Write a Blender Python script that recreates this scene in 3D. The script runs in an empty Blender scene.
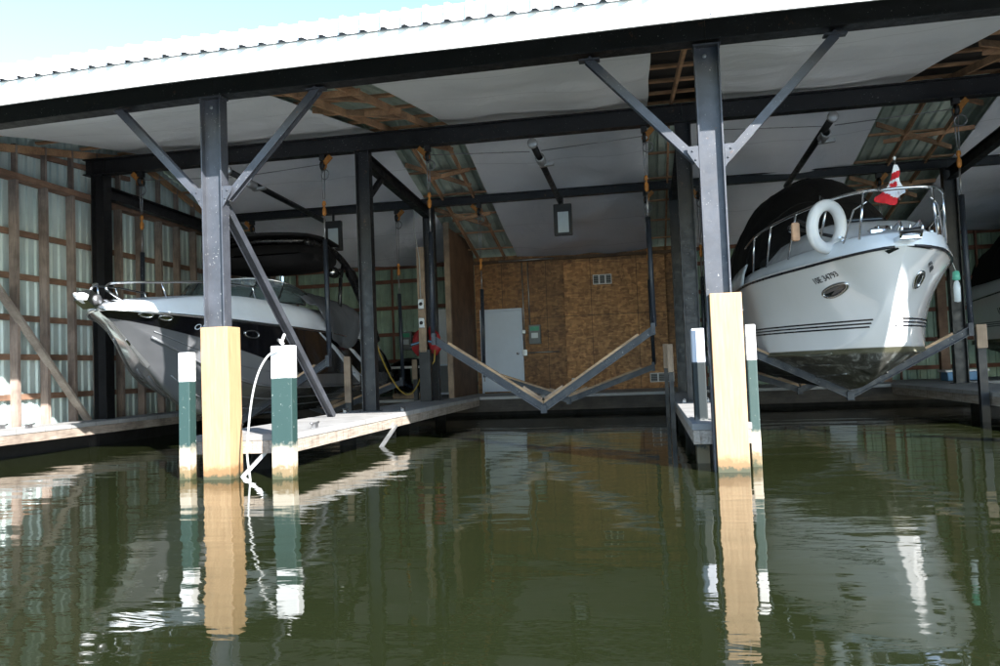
import bpy, math, random
import numpy as np
from mathutils import Vector, Matrix
random.seed(7)
rng = np.random.default_rng(3)
S = bpy.context.scene
COL = S.collection
R = math.radians
def V(*a): return Vector(a)

# ------------------------------------------------------------------ materials
MATS = {}
class NT:
    def __init__(s, name):
        s.m = bpy.data.materials.new(name); s.m.use_nodes = True
        s.t = s.m.node_tree; s.t.nodes.clear()
        s.out = s.t.nodes.new('ShaderNodeOutputMaterial')
        s.b = s.t.nodes.new('ShaderNodeBsdfPrincipled')
        s.t.links.new(s.b.outputs[0], s.out.inputs[0])
        s.tc = s.t.nodes.new('ShaderNodeTexCoord')
    def n(s, typ, **kw):
        o = s.t.nodes.new(typ)
        for k, v in kw.items(): setattr(o, k, v)
        return o
    def l(s, a, b): s.t.links.new(a, b)
    def setin(s, node, key, v):
        if hasattr(v, 'is_linked') or isinstance(v, bpy.types.NodeSocket): s.l(v, node.inputs[key])
        else: node.inputs[key].default_value = v
    def noise(s, scale, detail=4, rough=.6, stretch=(1,1,1), dist=0):
        mp = s.n('ShaderNodeMapping'); mp.inputs['Scale'].default_value = stretch
        s.l(s.tc.outputs['Object'], mp.inputs[0])
        o = s.n('ShaderNodeTexNoise'); o.inputs['Scale'].default_value = scale
        o.inputs['Detail'].default_value = detail; o.inputs['Roughness'].default_value = rough
        o.inputs['Distortion'].default_value = dist
        s.l(mp.outputs[0], o.inputs['Vector']); return o.outputs['Fac']
    def voro(s, scale, stretch=(1,1,1), out='Color'):
        mp = s.n('ShaderNodeMapping'); mp.inputs['Scale'].default_value = stretch
        s.l(s.tc.outputs['Object'], mp.inputs[0])
        o = s.n('ShaderNodeTexVoronoi'); o.inputs['Scale'].default_value = scale
        s.l(mp.outputs[0], o.inputs['Vector']); return o.outputs[out]
    def ramp(s, fac, stops):
        o = s.n('ShaderNodeValToRGB'); e = o.color_ramp.elements
        while len(e) > 1: e.remove(e[-1])
        for i, (p, c) in enumerate(stops):
            if not isinstance(c, (tuple, list)): c = (c, c, c)
            el = e[0] if i == 0 else e.new(p)
            el.position = p; el.color = (*c[:3], 1)
        s.l(fac, o.inputs[0]); return o.outputs[0]
    def math(s, op, a, b=0.0, clamp=False):
        o = s.n('ShaderNodeMath', operation=op); o.use_clamp = clamp
        s.setin(o, 0, a); s.setin(o, 1, b); return o.outputs[0]
    def mix(s, f, a, b, mode='MIX'):
        o = s.n('ShaderNodeMix', data_type='RGBA', blend_type=mode)
        s.setin(o, 'Factor', f)
        for idx, v in ((6, a), (7, b)):
            if isinstance(v, bpy.types.NodeSocket): s.l(v, o.inputs[idx])
            else: o.inputs[idx].default_value = (*v[:3], 1)
        return o.outputs[2]
    def xyz(s):
        o = s.n('ShaderNodeSeparateXYZ'); s.l(s.tc.outputs['Object'], o.inputs[0]); return o.outputs
    def col(s, v):
        if isinstance(v, bpy.types.NodeSocket): s.l(v, s.b.inputs['Base Color'])
        else: s.b.inputs['Base Color'].default_value = (*v[:3], 1)
    def bump(s, h, strength=.3, dist=.01):
        o = s.n('ShaderNodeBump'); o.inputs['Strength'].default_value = strength
        o.inputs['Distance'].default_value = dist
        s.l(h, o.inputs['Height']); s.l(o.outputs[0], s.b.inputs['Normal'])
    def p(s, **kw):
        for k, v in kw.items(): s.setin(s.b, k.replace('_', ' '), v)
def reg(name, nt): MATS[name] = nt.m; return nt.m
def sc(c, k): return tuple(x*k for x in c)

def mat_plain(name, c, rough=.5, metal=0, var=.25, scale=6, bump=0, coat=0, stretch=(1,1,1)):
    t = NT(name)
    f = t.noise(scale, 5, .65, stretch)
    t.col(t.ramp(f, [(.3, sc(c, 1-var)), (.7, sc(c, 1+var*.6))]))
    t.p(Roughness=t.ramp(t.noise(scale*1.7, 3), [(.3, max(.02, rough-.08)), (.7, min(1, rough+.1))]), Metallic=metal)
    if coat: t.p(Coat_Weight=coat, Coat_Roughness=.05)
    if bump: t.bump(f, bump, .01)
    return reg(name, t)
def mat_wood(name, c, rough=.75, axis='z', var=.45, gscale=5):
    t = NT(name)
    st = {'x': (.7, 9, 9), 'y': (9, .7, 9), 'z': (9, 9, .7)}[axis]
    g = t.noise(gscale, 6, .7, st, .6); h = t.noise(2.2, 3)
    a = t.ramp(g, [(.28, sc(c, 1-var)), (.52, c), (.75, sc(c, 1+var*.55))])
    b = t.ramp(h, [(.35, (.55, .52, .5)), (.65, (1.1, 1.08, 1.05))])
    t.col(t.mix(1.0, a, b, 'MULTIPLY')); t.p(Roughness=rough); t.bump(g, .35, .006)
    return reg(name, t)

def mat_steel(name, c, chips=.06, rust=.0):
    t = NT(name)
    f = t.noise(3, 5, .65); base = t.ramp(f, [(.3, sc(c, .7)), (.7, sc(c, 1.35))])
    sp = t.ramp(t.noise(44, 3, .6), [(.70-chips, 0), (.76-chips, 1)])
    sp2 = t.ramp(t.noise(2.0, 2), [(.42, 0), (.6, 1)])
    m = t.math('MULTIPLY', sp, sp2)
    colr = t.mix(m, base, (.42, .42, .40))
    rs = t.ramp(t.noise(7, 6, .75), [(.66-rust, 0), (.74-rust, 1)])
    colr = t.mix(t.math('MULTIPLY', rs, .8), colr, (.13, .065, .035))
    t.col(colr); t.p(Roughness=t.ramp(t.noise(9, 4), [(.3, .32), (.7, .6)])); t.bump(t.noise(40, 3), .12, .004)
    return reg(name, t)
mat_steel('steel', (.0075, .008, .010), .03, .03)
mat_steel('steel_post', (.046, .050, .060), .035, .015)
mat_steel('steel_blue', (.014, .019, .028), .05, .02)
mat_steel('steel_black', (.008, .008, .009), .0, .02)
mat_wood('purlin_wood', (.50, .29, .16), axis='x')
mat_wood('stud_wood', (.30, .235, .20), axis='z')
mat_wood('girt_wood', (.25, .15, .10), axis='y')
mat_wood('red_girt', (.20, .085, .055), axis='x')
mat_wood('bunk_wood', (.42, .29, .18), axis='x')
mat_wood('stake_wood', (.34, .255, .185), axis='z', var=.25)
mat_wood('fascia_wood', (.36, .30, .25), axis='y', var=.5)
mat_wood('brace_wood', (.42, .36, .31), axis='z', var=.3)
mat_plain('gap_shade', (.022, .017, .014), .9, 0, .3, 3)  # near black, paints the unlit roof underside in the gaps
mat_wood('plywood', (.12, .068, .036), axis='z', var=.25, gscale=2)

# sheathing on the front posts: pale ply with a tide mark
t = NT('sheath_ply'); g = t.noise(5, 6, .65, (7, 7, .5), .4); z = t.xyz()[2]
c = t.ramp(g, [(.3, (.30, .185, .095)), (.55, (.375, .245, .13)), (.75, (.43, .30, .17))])
ed = t.math('ADD', z, t.math('MULTIPLY', t.math('SUBTRACT', t.noise(7, 6, .75), .5), .22))
c = t.mix(t.math('MULTIPLY', t.ramp(t.noise(3, 6, .7, (3, 3, .6)), [(.55, 0), (.75, .5)]), 1), c, (.25, .17, .10))
c = t.mix(t.ramp(ed, [(.0, 1), (.10, 1), (.17, 0)]), c, (.20, .115, .05))
c = t.mix(t.ramp(ed, [(-.1, 1), (.03, 1), (.06, 0)]), c, (.05, .05, .025))
kn = t.ramp(t.voro(2.2, (1, 1, .6), 'Distance'), [(.02, 1), (.05, 0)])
c = t.mix(t.math('MULTIPLY', kn, .55), c, (.3, .17, .08))
t.col(c); t.p(Roughness=.55); t.bump(g, .15, .004); reg('sheath_ply', t)
# guide piles: white head, green body, bare wood low down
t = NT('pile_paint'); z = t.xyz()[2]; w = t.math('MULTIPLY', t.math('SUBTRACT', t.noise(9, 5, .7), .5), .12)
zz = t.math('ADD', z, t.math('MULTIPLY', w, .3)); zl = t.math('ADD', z, t.math('MULTIPLY', w, 2.2))
c = t.mix(t.ramp(t.math('DIVIDE', zz, 2), [(.548, 0), (.552, 1)]), (.015, .040, .036), (.70, .70, .68))
ch = t.ramp(t.noise(24, 4, .7), [(.66, 0), (.70, 1)]); c = t.mix(t.math('MULTIPLY', ch, .8), c, (.40, .42, .38))
c = t.mix(t.ramp(zl, [(.30, 1), (.40, 0)]), c, (.42, .37, .29))
c = t.mix(t.ramp(zl, [(.10, 1), (.18, 0)]), c, (.17, .12, .06)); c = t.mix(t.ramp(zl, [(.0, 1), (.035, 1), (.07, 0)]), c, (.045, .048, .022))
t.col(c); t.p(Roughness=.6); t.bump(t.noise(14, 5), .3, .006); reg('pile_paint', t)
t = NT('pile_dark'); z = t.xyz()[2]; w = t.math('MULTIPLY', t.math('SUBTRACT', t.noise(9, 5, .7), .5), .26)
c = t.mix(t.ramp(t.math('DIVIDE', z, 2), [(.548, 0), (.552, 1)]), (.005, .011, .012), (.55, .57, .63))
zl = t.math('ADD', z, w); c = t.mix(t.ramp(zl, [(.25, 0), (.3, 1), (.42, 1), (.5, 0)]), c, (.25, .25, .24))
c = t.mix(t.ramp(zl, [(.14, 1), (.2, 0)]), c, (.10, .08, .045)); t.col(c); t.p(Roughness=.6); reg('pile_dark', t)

# corrugated wall sheet, pale green grey
t = NT('wall_sheet'); f = t.noise(1.6, 4); st = t.noise(6, 4, .6, (1, 6, .35))
c = t.ramp(f, [(.3, (.40, .495, .485)), (.7, (.52, .605, .585))]); c = t.mix(t.ramp(st, [(.5, 0), (.75, .35)]), c, (.30, .32, .28))
t.col(c); t.p(Roughness=.42, Metallic=.15); reg('wall_sheet', t)
mat_plain('roof_under', (.52, .62, .54), .5, .1, .25, 2)
mat_plain('wall_sheet_green', (.27, .37, .29), .5, .1, .25, 2)
mat_plain('roof_white', (.80, .80, .79), .4, 0, .06, 3)
# insulation sheet: woven white plastic with long wrinkles
t = NT('ceiling_sheet'); a = t.noise(1.1, 5, .55, (1.0, .45, 1), 1.2); b = t.noise(9, 3, .5, (.35, 1.6, 1), .5)
t.col(t.ramp(t.noise(.9, 5, .6), [(.3, (.80, .82, .85)), (.7, (.88, .90, .92))]))
sy = t.math('FRACT', t.math('MULTIPLY', t.math('ADD', t.xyz()[1], t.math('MULTIPLY', t.noise(.6, 2), .35)), 1/1.6)); lap = t.ramp(sy, [(0, 1), (.012, 1), (.02, 0)])
t.l(t.mix(t.math('MULTIPLY', lap, .35), t.b.inputs['Base Color'].links[0].from_socket, (.35, .35, .36)), t.b.inputs['Base Color']); t.p(Roughness=.45)
t.bump(t.math('ADD', t.math('MULTIPLY', a, 1.0), t.math('ADD', t.math('MULTIPLY', b, .22), t.math('MULTIPLY', t.ramp(t.voro(.85, (1, .6, 1), 'Distance'), [(0, 0), (.5, 1)]), .5))), .75, .08); reg('ceiling_sheet', t)
# OSB
def osb(name, k):
    t = NT(name); v1 = t.voro(8, (1, 1, 2.6)); v2 = t.voro(13, (1, 1, .55))
    r1 = t.ramp(v1, [(.1, sc((.10, .045, .016), k)), (.5, sc((.25, .13, .05), k)), (.9, sc((.50, .30, .14), k))])
    r2 = t.ramp(v2, [(.1, sc((.12, .058, .022), k)), (.9, sc((.42, .235, .10), k))])
    c = t.mix(.5, r1, r2); big = t.ramp(t.noise(.8, 4), [(.35, (.80, .72, .62)), (.65, (1.22, 1.05, .86))])
    x_ = t.xyz(); c = t.mix(1, c, big, 'MULTIPLY')
    s1 = t.ramp(t.math('FRACT', t.math('MULTIPLY', t.math('ADD', x_[0], 40.3), 1/1.22)), [(0, 1), (.008, 1), (.012, 0)]); s2 = t.ramp(t.math('FRACT', t.math('MULTIPLY', t.math('ADD', x_[2], -.02), 1/2.44)), [(0, 1), (.004, 1), (.006, 0)])
    t.col(t.mix(t.math('MAXIMUM', s1, s2), c, (.03, .016, .008))); t.p(Roughness=.62); t.bump(v1, .2, .004); reg(name, t)
osb('osb', .85); osb('osb_light', 1.4)
# dock boards / concrete
t = NT('dock_top'); f = t.noise(2.5, 6, .7); x = t.xyz()
seam = t.math('FRACT', t.math('MULTIPLY', x[1], 1/.6)); sm = t.ramp(seam, [(.0, 1), (.02, 1), (.03, 0)])
c = t.ramp(f, [(.3, (.24, .235, .23)), (.7, (.38, .375, .365))]); c = t.mix(t.math('MULTIPLY', sm, .6), c, (.10, .095, .09))
st = t.ramp(t.noise(5, 5, .7), [(.6, 0), (.72, .6)]); c = t.mix(st, c, (.24, .22, .20))
t.col(c); t.p(Roughness=.8); t.bump(f, .3, .01); reg('dock_top', t)
t = NT('dock_edge'); g = t.noise(4, 6, .75, (4, .6, 9)); dr = t.noise(5, 5, .7, (5, 5, .8))
c = t.ramp(g, [(.3, (.17, .13, .10)), (.5, (.30, .255, .21)), (.72, (.44, .39, .34))])
c = t.mix(t.ramp(dr, [(.52, 0), (.66, .75)]), c, (.10, .07, .05)); t.col(c); t.p(Roughness=.85); t.bump(g, .5, .01); reg('dock_edge', t)
mat_plain('dock_dark', (.006, .006, .0055), .9, 0, .4, 3)
mat_wood('dark_wood', (.05, .042, .034), axis='x', var=.5)  # plain dark tone for the walkway edge board
mat_plain('galv', (.42, .43, .44), .38, .7, .2, 9)
mat_plain('stainless', (.62, .62, .63), .16, 1, .08, 5)
mat_plain('orange_steel', (.42, .16, .025), .5, 0, .4, 16)
mat_plain('black_plastic', (.015, .015, .016), .4, 0, .2, 8)
mat_plain('door_paint', (.60, .67, .78), .45, 0, .06, 2)
mat_plain('white_plastic', (.72, .72, .72), .4, 0, .08, 4)
mat_plain('grey_box', (.16, .17, .17), .5, 0, .15, 8)
mat_plain('green_label', (.05, .33, .19), .45, 0, .1, 8)
mat_plain('red_cloth', (.28, .012, .014), .7, 0, .3, 8)
mat_plain('yellow_cord', (.36, .25, .04), .5, 0, .15, 9)
mat_plain('white_rope', (.42, .42, .40), .8, 0, .15, 40)
mat_plain('blue_tote', (.10, .25, .45), .5, 0, .1, 4)
mat_plain('gelcoat', (.78, .785, .79), .16, 0, .03, 2, coat=.5)
mat_plain('deck_gel', (.70, .745, .80), .16, 0, .05, 3)
mat_plain('black_gel', (.006, .006, .008), .07, 0, .2, 3, coat=.6)
mat_plain('decal_black', (.012, .012, .018), .3, 0, .1, 4)
mat_plain('decal_white', (.62, .66, .72), .3, 0, .06, 4)
mat_plain('tower_black', (.012, .012, .013), .25, 0, .2, 4)
mat_plain('glass_dark', (.012, .016, .018), .04, 0, .1, 4)
mat_plain('lamp_glass', (.55, .60, .62), .1, 0, .1, 4)
mat_plain('fender_green', (.10, .40, .28), .4, 0, .1, 4)
mat_plain('skin_foam', (.62, .37, .23), .8, 0, .15, 8)
mat_plain('flag_white', (.78, .78, .80), .8, 0, .05, 6)
mat_plain('flag_red', (.55, .012, .02), .8, 0, .1, 6)
mat_plain('chain_steel', (.30, .30, .31), .35, .8, .3, 12)
mat_plain('earth', (.10, .10, .06), .95, 0, .4, .8, .5)
# glass windscreen
t = NT('windscreen'); t.col((.10, .14, .14)); t.p(Roughness=.03, Alpha=.62); reg('windscreen', t)
# cloth
def cloth(name, c, b=.5):
    t = NT(name); f = t.noise(2.2, 5, .6, (1, 1, .5), .8)
    t.col(t.ramp(f, [(.3, sc(c, .75)), (.7, sc(c, 1.25))])); t.p(Roughness=.85, Specular_IOR_Level=.25); t.bump(f, b, .05); reg(name, t)
cloth('canvas_black', (.0075, .0075, .008), .9); cloth('cover_grey', (.10, .105, .115)); cloth('lead_canvas', (.005, .005, .0055))
# hull of the black and silver boat: silver below a painted line, black above
t = NT('hull_two_tone'); x = t.xyz()
line = t.math('ADD', 1.07, t.math('MULTIPLY', x[1], -.235))
line = t.math('MAXIMUM', line, 1.15)
m = t.ramp(t.math('ADD', t.math('MULTIPLY', t.math('SUBTRACT', x[2], line), 20), .5), [(.42, 0), (.58, 1)])
f = t.noise(1.2, 3)
c = t.mix(m, t.ramp(f, [(.3, (.105, .108, .115)), (.7, (.15, .153, .16))]), (.006, .006, .008))
sl = t.ramp(x[2], [(0.0, 0), (.99, 0), (1.0, 1)])
c = t.mix(t.ramp(t.math('ADD', x[2], t.math('MULTIPLY', t.noise(3, 4), .15)), [(.72, 1), (.86, 0)]), c, (.16, .165, .175))
t.col(c); t.p(Roughness=t.ramp(t.noise(5, 3), [(.3, .10), (.7, .2)]), Coat_Weight=.5, Coat_Roughness=.05); reg('hull_two_tone', t)
# hull of the white cruiser: dirty bottom below the waterline
t = NT('hull_white'); x = t.xyz(); n1 = t.noise(5, 6, .72, (1, .6, 1.6), 1.0); n2 = t.noise(16, 5, .7)
bt = t.ramp(n1, [(.32, (.018, .018, .015)), (.52, (.07, .07, .062)), (.68, (.30, .31, .29))])
ol = t.math('SUBTRACT', x[2], t.math('MULTIPLY', n2, .05))
top = t.mix(t.ramp(t.noise(2, 4, .6, (1, 1, .3)), [(.5, 0), (.8, .16)]), (.80, .80, .80), (.62, .61, .56))
c = t.mix(t.ramp(ol, [(.99, 0), (1.0, 1)]), bt, top)
ms = t.n('ShaderNodeMapRange'); t.l(x[2], ms.inputs[0]); ms.inputs[1].default_value = 1.245; ms.inputs[2].default_value = 1.26
wl = ms.outputs[0]
c = t.mix(wl, bt, top)
m2 = t.n('ShaderNodeMapRange'); t.l(x[2], m2.inputs[0]); m2.inputs[1].default_value = 1.16; m2.inputs[2].default_value = 1.2
olive = t.math('MULTIPLY', m2.outputs[0], t.math('SUBTRACT', 1.0, wl)); c = t.mix(t.math('MULTIPLY', olive, .8), c, (.12, .115, .07))
t.col(c); t.p(Roughness=t.mix(wl, (.5, .5, .5), (.13, .13, .13)), Coat_Weight=t.math('MULTIPLY', wl, .5), Coat_Roughness=.04); t.bump(n1, .08, .006); reg('hull_white', t)
# water
t = NT('water'); t.col((.0160, .0200, .0072)); t.p(Roughness=.025, IOR=1.333, Specular_IOR_Level=1.0)
w1 = t.noise(1.5, 2, .5, (.45, 1.15, 1), .3); w2 = t.noise(5.0, 3, .55, (.5, 1.2, 1), .5); w3 = t.noise(.35, 2, .5, (.6, 1, 1))
amp = t.ramp(t.noise(.22, 2), [(.38, .45), (.66, 1.0)])
w4 = t.noise(13, 2, .5, (.35, 1.3, 1), .4); amp2 = t.ramp(t.noise(.5, 3, .6, (.6, 1, 1)), [(.45, 0), (.65, 1)])
w2 = t.math('ADD', w2, t.math('MULTIPLY', t.math('MULTIPLY', w4, amp2), .55))
h = t.math('ADD', t.math('ADD', t.math('MULTIPLY', w1, .55), t.math('MULTIPLY', t.math('MULTIPLY', w2, .14), amp)), t.math('MULTIPLY', w3, .7))
t.bump(h, 1.0, .0175); reg('water', t)

# ------------------------------------------------------------------ mesh building
class MB:
    def __init__(s): s.v = []; s.f = []; s.mi = []; s.mats = []; s.sm = []
    def m(s, mat):
        if mat not in s.mats: s.mats.append(mat)
        return s.mats.index(mat)
    def add(s, vs, fs, mat, smooth=False):
        b = len(s.v); s.v += [tuple(v) for v in vs]; i = s.m(mat)
        for f in fs: s.f.append([b+k for k in f]); s.mi.append(i); s.sm.append(smooth)
        return s
    def box(s, x0, x1, y0, y1, z0, z1, mat):
        vs = [(x, y, z) for x in (x0, x1) for y in (y0, y1) for z in (z0, z1)]
        return s.add(vs, [(0,1,3,2),(4,6,7,5),(0,4,5,1),(2,3,7,6),(0,2,6,4),(1,5,7,3)], mat)
    def bbox(s, x0, x1, y0, y1, z0, z1, mat, r=.01):
        # box with chamfered edges
        c = Vector(((x0+x1)/2, (y0+y1)/2, (z0+z1)/2)); h = Vector(((x1-x0)/2, (y1-y0)/2, (z1-z0)/2))
        import bmesh
        bm = bmesh.new(); bmesh.ops.create_cube(bm, size=2)
        for v in bm.verts: v.co = c + Vector((v.co.x*h.x, v.co.y*h.y, v.co.z*h.z))
        bmesh.ops.bevel(bm, geom=list(bm.edges), offset=r, segments=2, affect='EDGES', profile=.6)
        bm.verts.ensure_lookup_table()
        s.add([v.co[:] for v in bm.verts], [[v.index for v in f.verts] for f in bm.faces], mat); bm.free(); return s
    def frame(s, p0, p1, up=(0,0,1)):
        p0, p1 = Vector(p0), Vector(p1); d = (p1-p0); L = d.length; d = d/L; u = Vector(up)
        sd = d.cross(u)
        if sd.length < 1e-4: sd = d.cross(Vector((0,1,0)))
        sd.normalize(); u = sd.cross(d).normalized(); return p0, p1, d, sd, u
    def bar(s, p0, p1, w, h, mat, up=(0,0,1), ow=0, oh=0):
        p0, p1, d, sd, u = s.frame(p0, p1, up); vs = []
        for p in (p0, p1):
            for a, b in ((-1,-1),(1,-1),(1,1),(-1,1)): vs.append(p + sd*(a*w/2+ow) + u*(b*h/2+oh))
        return s.add(vs, [(0,1,2,3),(7,6,5,4),(0,4,5,1),(1,5,6,2),(2,6,7,3),(3,7,4,0)], mat)
    def ibeam(s, p0, p1, w, h, mat, up=(0,0,1), tf=.018, tw=.014):
        s.bar(p0, p1, w, tf, mat, up, 0, h/2-tf/2); s.bar(p0, p1, w, tf, mat, up, 0, -h/2+tf/2)
        return s.bar(p0, p1, tw, h-2*tf, mat, up)
    def tube(s, pts, r, mat, seg=8, closed=False, caps=True):
        pts = [Vector(p) for p in pts]; n = len(pts); rings = []; prev = None
        for i, p in enumerate(pts):
            a = pts[(i-1) % n] if (closed or i > 0) else p; b = pts[(i+1) % n] if (closed or i < n-1) else p
            d = (b-a).normalized()
            if prev is None:
                u = Vector((0,0,1)) if abs(d.z) < .9 else Vector((0,1,0)); u = (u - d*u.dot(d)).normalized()
            else: u = (prev - d*prev.dot(d)).normalized()
            prev = u; w = d.cross(u); rr = r[i] if isinstance(r, (list, tuple)) else r
            rings.append([p + (u*math.cos(2*math.pi*k/seg) + w*math.sin(2*math.pi*k/seg))*rr for k in range(seg)])
        vs = [v for q in rings for v in q]; fs = []
        for i in range(n if closed else n-1):
            j = (i+1) % n
            for k in range(seg): fs.append((i*seg+k, i*seg+(k+1) % seg, j*seg+(k+1) % seg, j*seg+k))
        if caps and not closed: fs += [tuple(range(seg))[::-1], tuple((n-1)*seg+k for k in range(seg))]
        return s.add(vs, fs, mat, True)
    def grid(s, P, mat, smooth=True, flip=False):
        n, m = len(P), len(P[0]); vs = [p for r in P for p in r]; fs = []
        for i in range(n-1):
            for j in range(m-1):
                q = (i*m+j, i*m+j+1, (i+1)*m+j+1, (i+1)*m+j); fs.append(q[::-1] if flip else q)
        return s.add(vs, fs, mat, smooth)
    def prism(s, poly, ext, mat):
        # poly: list of 3D points (planar), ext: extrusion vector
        n = len(poly); e = Vector(ext); a = [Vector(p) for p in poly]; b = [p+e for p in a]
        return s.add(a+b, [tuple(range(n))[::-1], tuple(range(n, 2*n))] + [(i, (i+1) % n, n+(i+1) % n, n+i) for i in range(n)], mat)
    def lathe(s, c, prof, mat, axis=(0,0,1), seg=14):
        ax = Vector(axis).normalized(); u = ax.orthogonal().normalized(); w = ax.cross(u); c = Vector(c); P = []
        for r, h in prof: P.append([c + ax*h + (u*math.cos(2*math.pi*k/seg)+w*math.sin(2*math.pi*k/seg))*max(r, 1e-4) for k in range(seg+1)])
        return s.grid(P, mat, True, True)
    def torus(s, c, R0, r, mat, normal=(0,1,0), sx=1, seg=24, sseg=8, arc=(0, 1)):
        nn = Vector(normal).normalized(); u = nn.orthogonal().normalized()
        if abs(nn.z) < .9: u = nn.cross(Vector((0,0,1))).normalized()
        w = nn.cross(u); c = Vector(c); full = arc == (0, 1)
        pts = [c + u*R0*sx*math.cos(2*math.pi*(arc[0]+(arc[1]-arc[0])*k/seg)) + w*R0*math.sin(2*math.pi*(arc[0]+(arc[1]-arc[0])*k/seg)) for k in range(seg + (0 if full else 1))]
        return s.tube(pts, r, mat, sseg, full)
    def build(s, name, parent=None, label=None):
        me = bpy.data.meshes.new(name); o = bpy.data.objects.new(name, me); COL.objects.link(o)
        off = Vector((0,0,0)); q = parent
        while q is not None: off += q.location; q = q.parent
        me.from_pydata([tuple(Vector(v)-off) for v in s.v], [], s.f)
        for k in s.mats: me.materials.append(MATS[k])
        me.polygons.foreach_set('material_index', s.mi); me.polygons.foreach_set('use_smooth', s.sm)
        me.update()
        if parent is not None: o.parent = parent
        if label: o['label'] = label
        return o
def thing(name, label, cat, loc=(0,0,0), group=None):
    o = bpy.data.objects.new(name, None); COL.objects.link(o); o.location = loc; o.empty_display_size = .2
    return tag(o, label, cat, group)
def tag(o, label, cat, group=None, kind=None):
    o['label'] = label; o['category'] = cat
    if group: o['group'] = group
    if kind: o['kind'] = kind
    return o
def smoothed(mb_obj):  # consistent outward normals
    import bmesh
    bm = bmesh.new(); bm.from_mesh(mb_obj.data); bmesh.ops.remove_doubles(bm, verts=bm.verts, dist=1e-5)
    bmesh.ops.recalc_face_normals(bm, faces=bm.faces); bm.to_mesh(mb_obj.data); bm.free(); return mb_obj
def kids(o): return [c for c in COL.objects if c.parent == o]
def copy_tree(o, loc, parent=None):
    c = o.copy(); COL.objects.link(c)
    if parent is None: c.location = loc
    else: c.parent = parent
    for k in kids(o): copy_tree(k, None, c)
    return c
def text_polys(txt, size, shear=0):
    cu = bpy.data.curves.new('t', 'FONT'); cu.body = txt; cu.size = size; cu.shear = shear; cu.resolution_u = 3
    o = bpy.data.objects.new('t', cu); COL.objects.link(o); bpy.context.view_layer.update()
    me = bpy.data.meshes.new_from_object(o.evaluated_get(bpy.context.evaluated_depsgraph_get()))
    vs = [(v.co.x, v.co.y) for v in me.vertices]; fs = [list(p.vertices) for p in me.polygons]
    bpy.data.objects.remove(o); bpy.data.curves.remove(cu); bpy.data.meshes.remove(me); return vs, fs
def crv(xs, ys):
    # smooth (monotone cubic) interpolation
    xs = np.array(xs, float); ys = np.array(ys, float); h = np.diff(xs); d = np.diff(ys)/h
    m = np.zeros(len(xs)); m[0] = d[0]; m[-1] = d[-1]
    for i in range(1, len(xs)-1):
        if d[i-1]*d[i] > 0:
            w1 = 2*h[i]+h[i-1]; w2 = h[i]+2*h[i-1]; m[i] = (w1+w2)/(w1/d[i-1]+w2/d[i])
    def f(x):
        x = min(max(x, xs[0]), xs[-1]); i = min(int(np.searchsorted(xs, x, 'right'))-1, len(xs)-2)
        tt = (x-xs[i])/h[i]; a = 2*tt**3-3*tt**2+1; b = tt**3-2*tt**2+tt; c = -2*tt**3+3*tt**2; e = tt**3-tt**2
        return float(a*ys[i]+b*h[i]*m[i]+c*ys[i+1]+e*h[i]*m[i+1])
    return f

# ------------------------------------------------------------------ setting
w = MB(); w.add([(-900,-900,0),(900,-900,0),(900,900,0),(-900,900,0)], [(0,1,2,3)], 'water'); o = w.build('water'); o['kind'] = 'structure'
g = MB(); n = 24
P = [[(-120+240*i/n, 23.0+ (j**1.6)*1.2, -.6 + min(j, 2)*.75 + .25*math.sin(i*1.7+j)*(j > 1)) for i in range(n+1)] for j in range(14)]
g.grid(P, 'earth', True, True); o = g.build('shore_ground'); o['kind'] = 'structure'

# ------------------------------------------------------------------ boathouse
YF, YM, YR, YB, YE = 8.45, 13.5, 17.8, 21.8, 7.38      # front posts, middle beam, rear beam, back wall, eave edge
XL, XR = -10.35, 17.4
POSTX = [-4.79, .735, 6.23, 11.74]
RIDGE = 15.0
def zr(y): return 4.47+.172*(y-YE) if y < RIDGE else 4.47+.172*(RIDGE-YE)-.235*(y-RIDGE)
def sag(x): return float(np.interp(x, [-12, -7.4, -4.7, 0, 20], [-.17, -.075, 0, .03, .04]))
BH = thing('boathouse', 'open fronted boathouse with black steel frame, white roof edge and wooden back wall', 'boathouse', (3.5, 15, 0))
def part(mb, name, label=None): return mb.build(name, BH, label)

# roof: ribbed sheets as one skin, white above, green grey below
def ribprof(x0, x1, pitch=.21):
    xs = []; k = x0
    while k < x1:
        xs += [(k, 0), (k+pitch*.60, 0), (k+pitch*.70, .034), (k+pitch*.88, .034)]; k += pitch
    xs.append((x1, 0)); return xs
m = MB(); prof = ribprof(XL-.15, XR+.15)
TH = .13
rows = [YE+.10, YF, YM, RIDGE, YR, YB+.55]; TR = {0: .06, 1: .16, 2: .27, 3: .30, 4: .28, 5: .14}
P = [[(x, y, zr(y)+TR[ri]+sag(x)*max(0, 1-(y-YE)/4)+h) for x, h in prof] for ri, y in enumerate(rows)]
m.grid(P, 'roof_white', False); P2 = [[(x, y, z-.012) for x, y, z in r] for r in P]; m.grid(P2, 'roof_under', False, True)
part(m, 'roof')
for a, b in ((.0, 1.2), (4.2, 6.5)):       # dark sheets added to paint the shade above two of the gaps
    m = MB(); m.grid([[(x, y, zr(y)+.13) for x in (a, b)] for y in (YF+.2, RIDGE-.05)], 'gap_shade', False); part(m, 'gap_shade')
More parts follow.
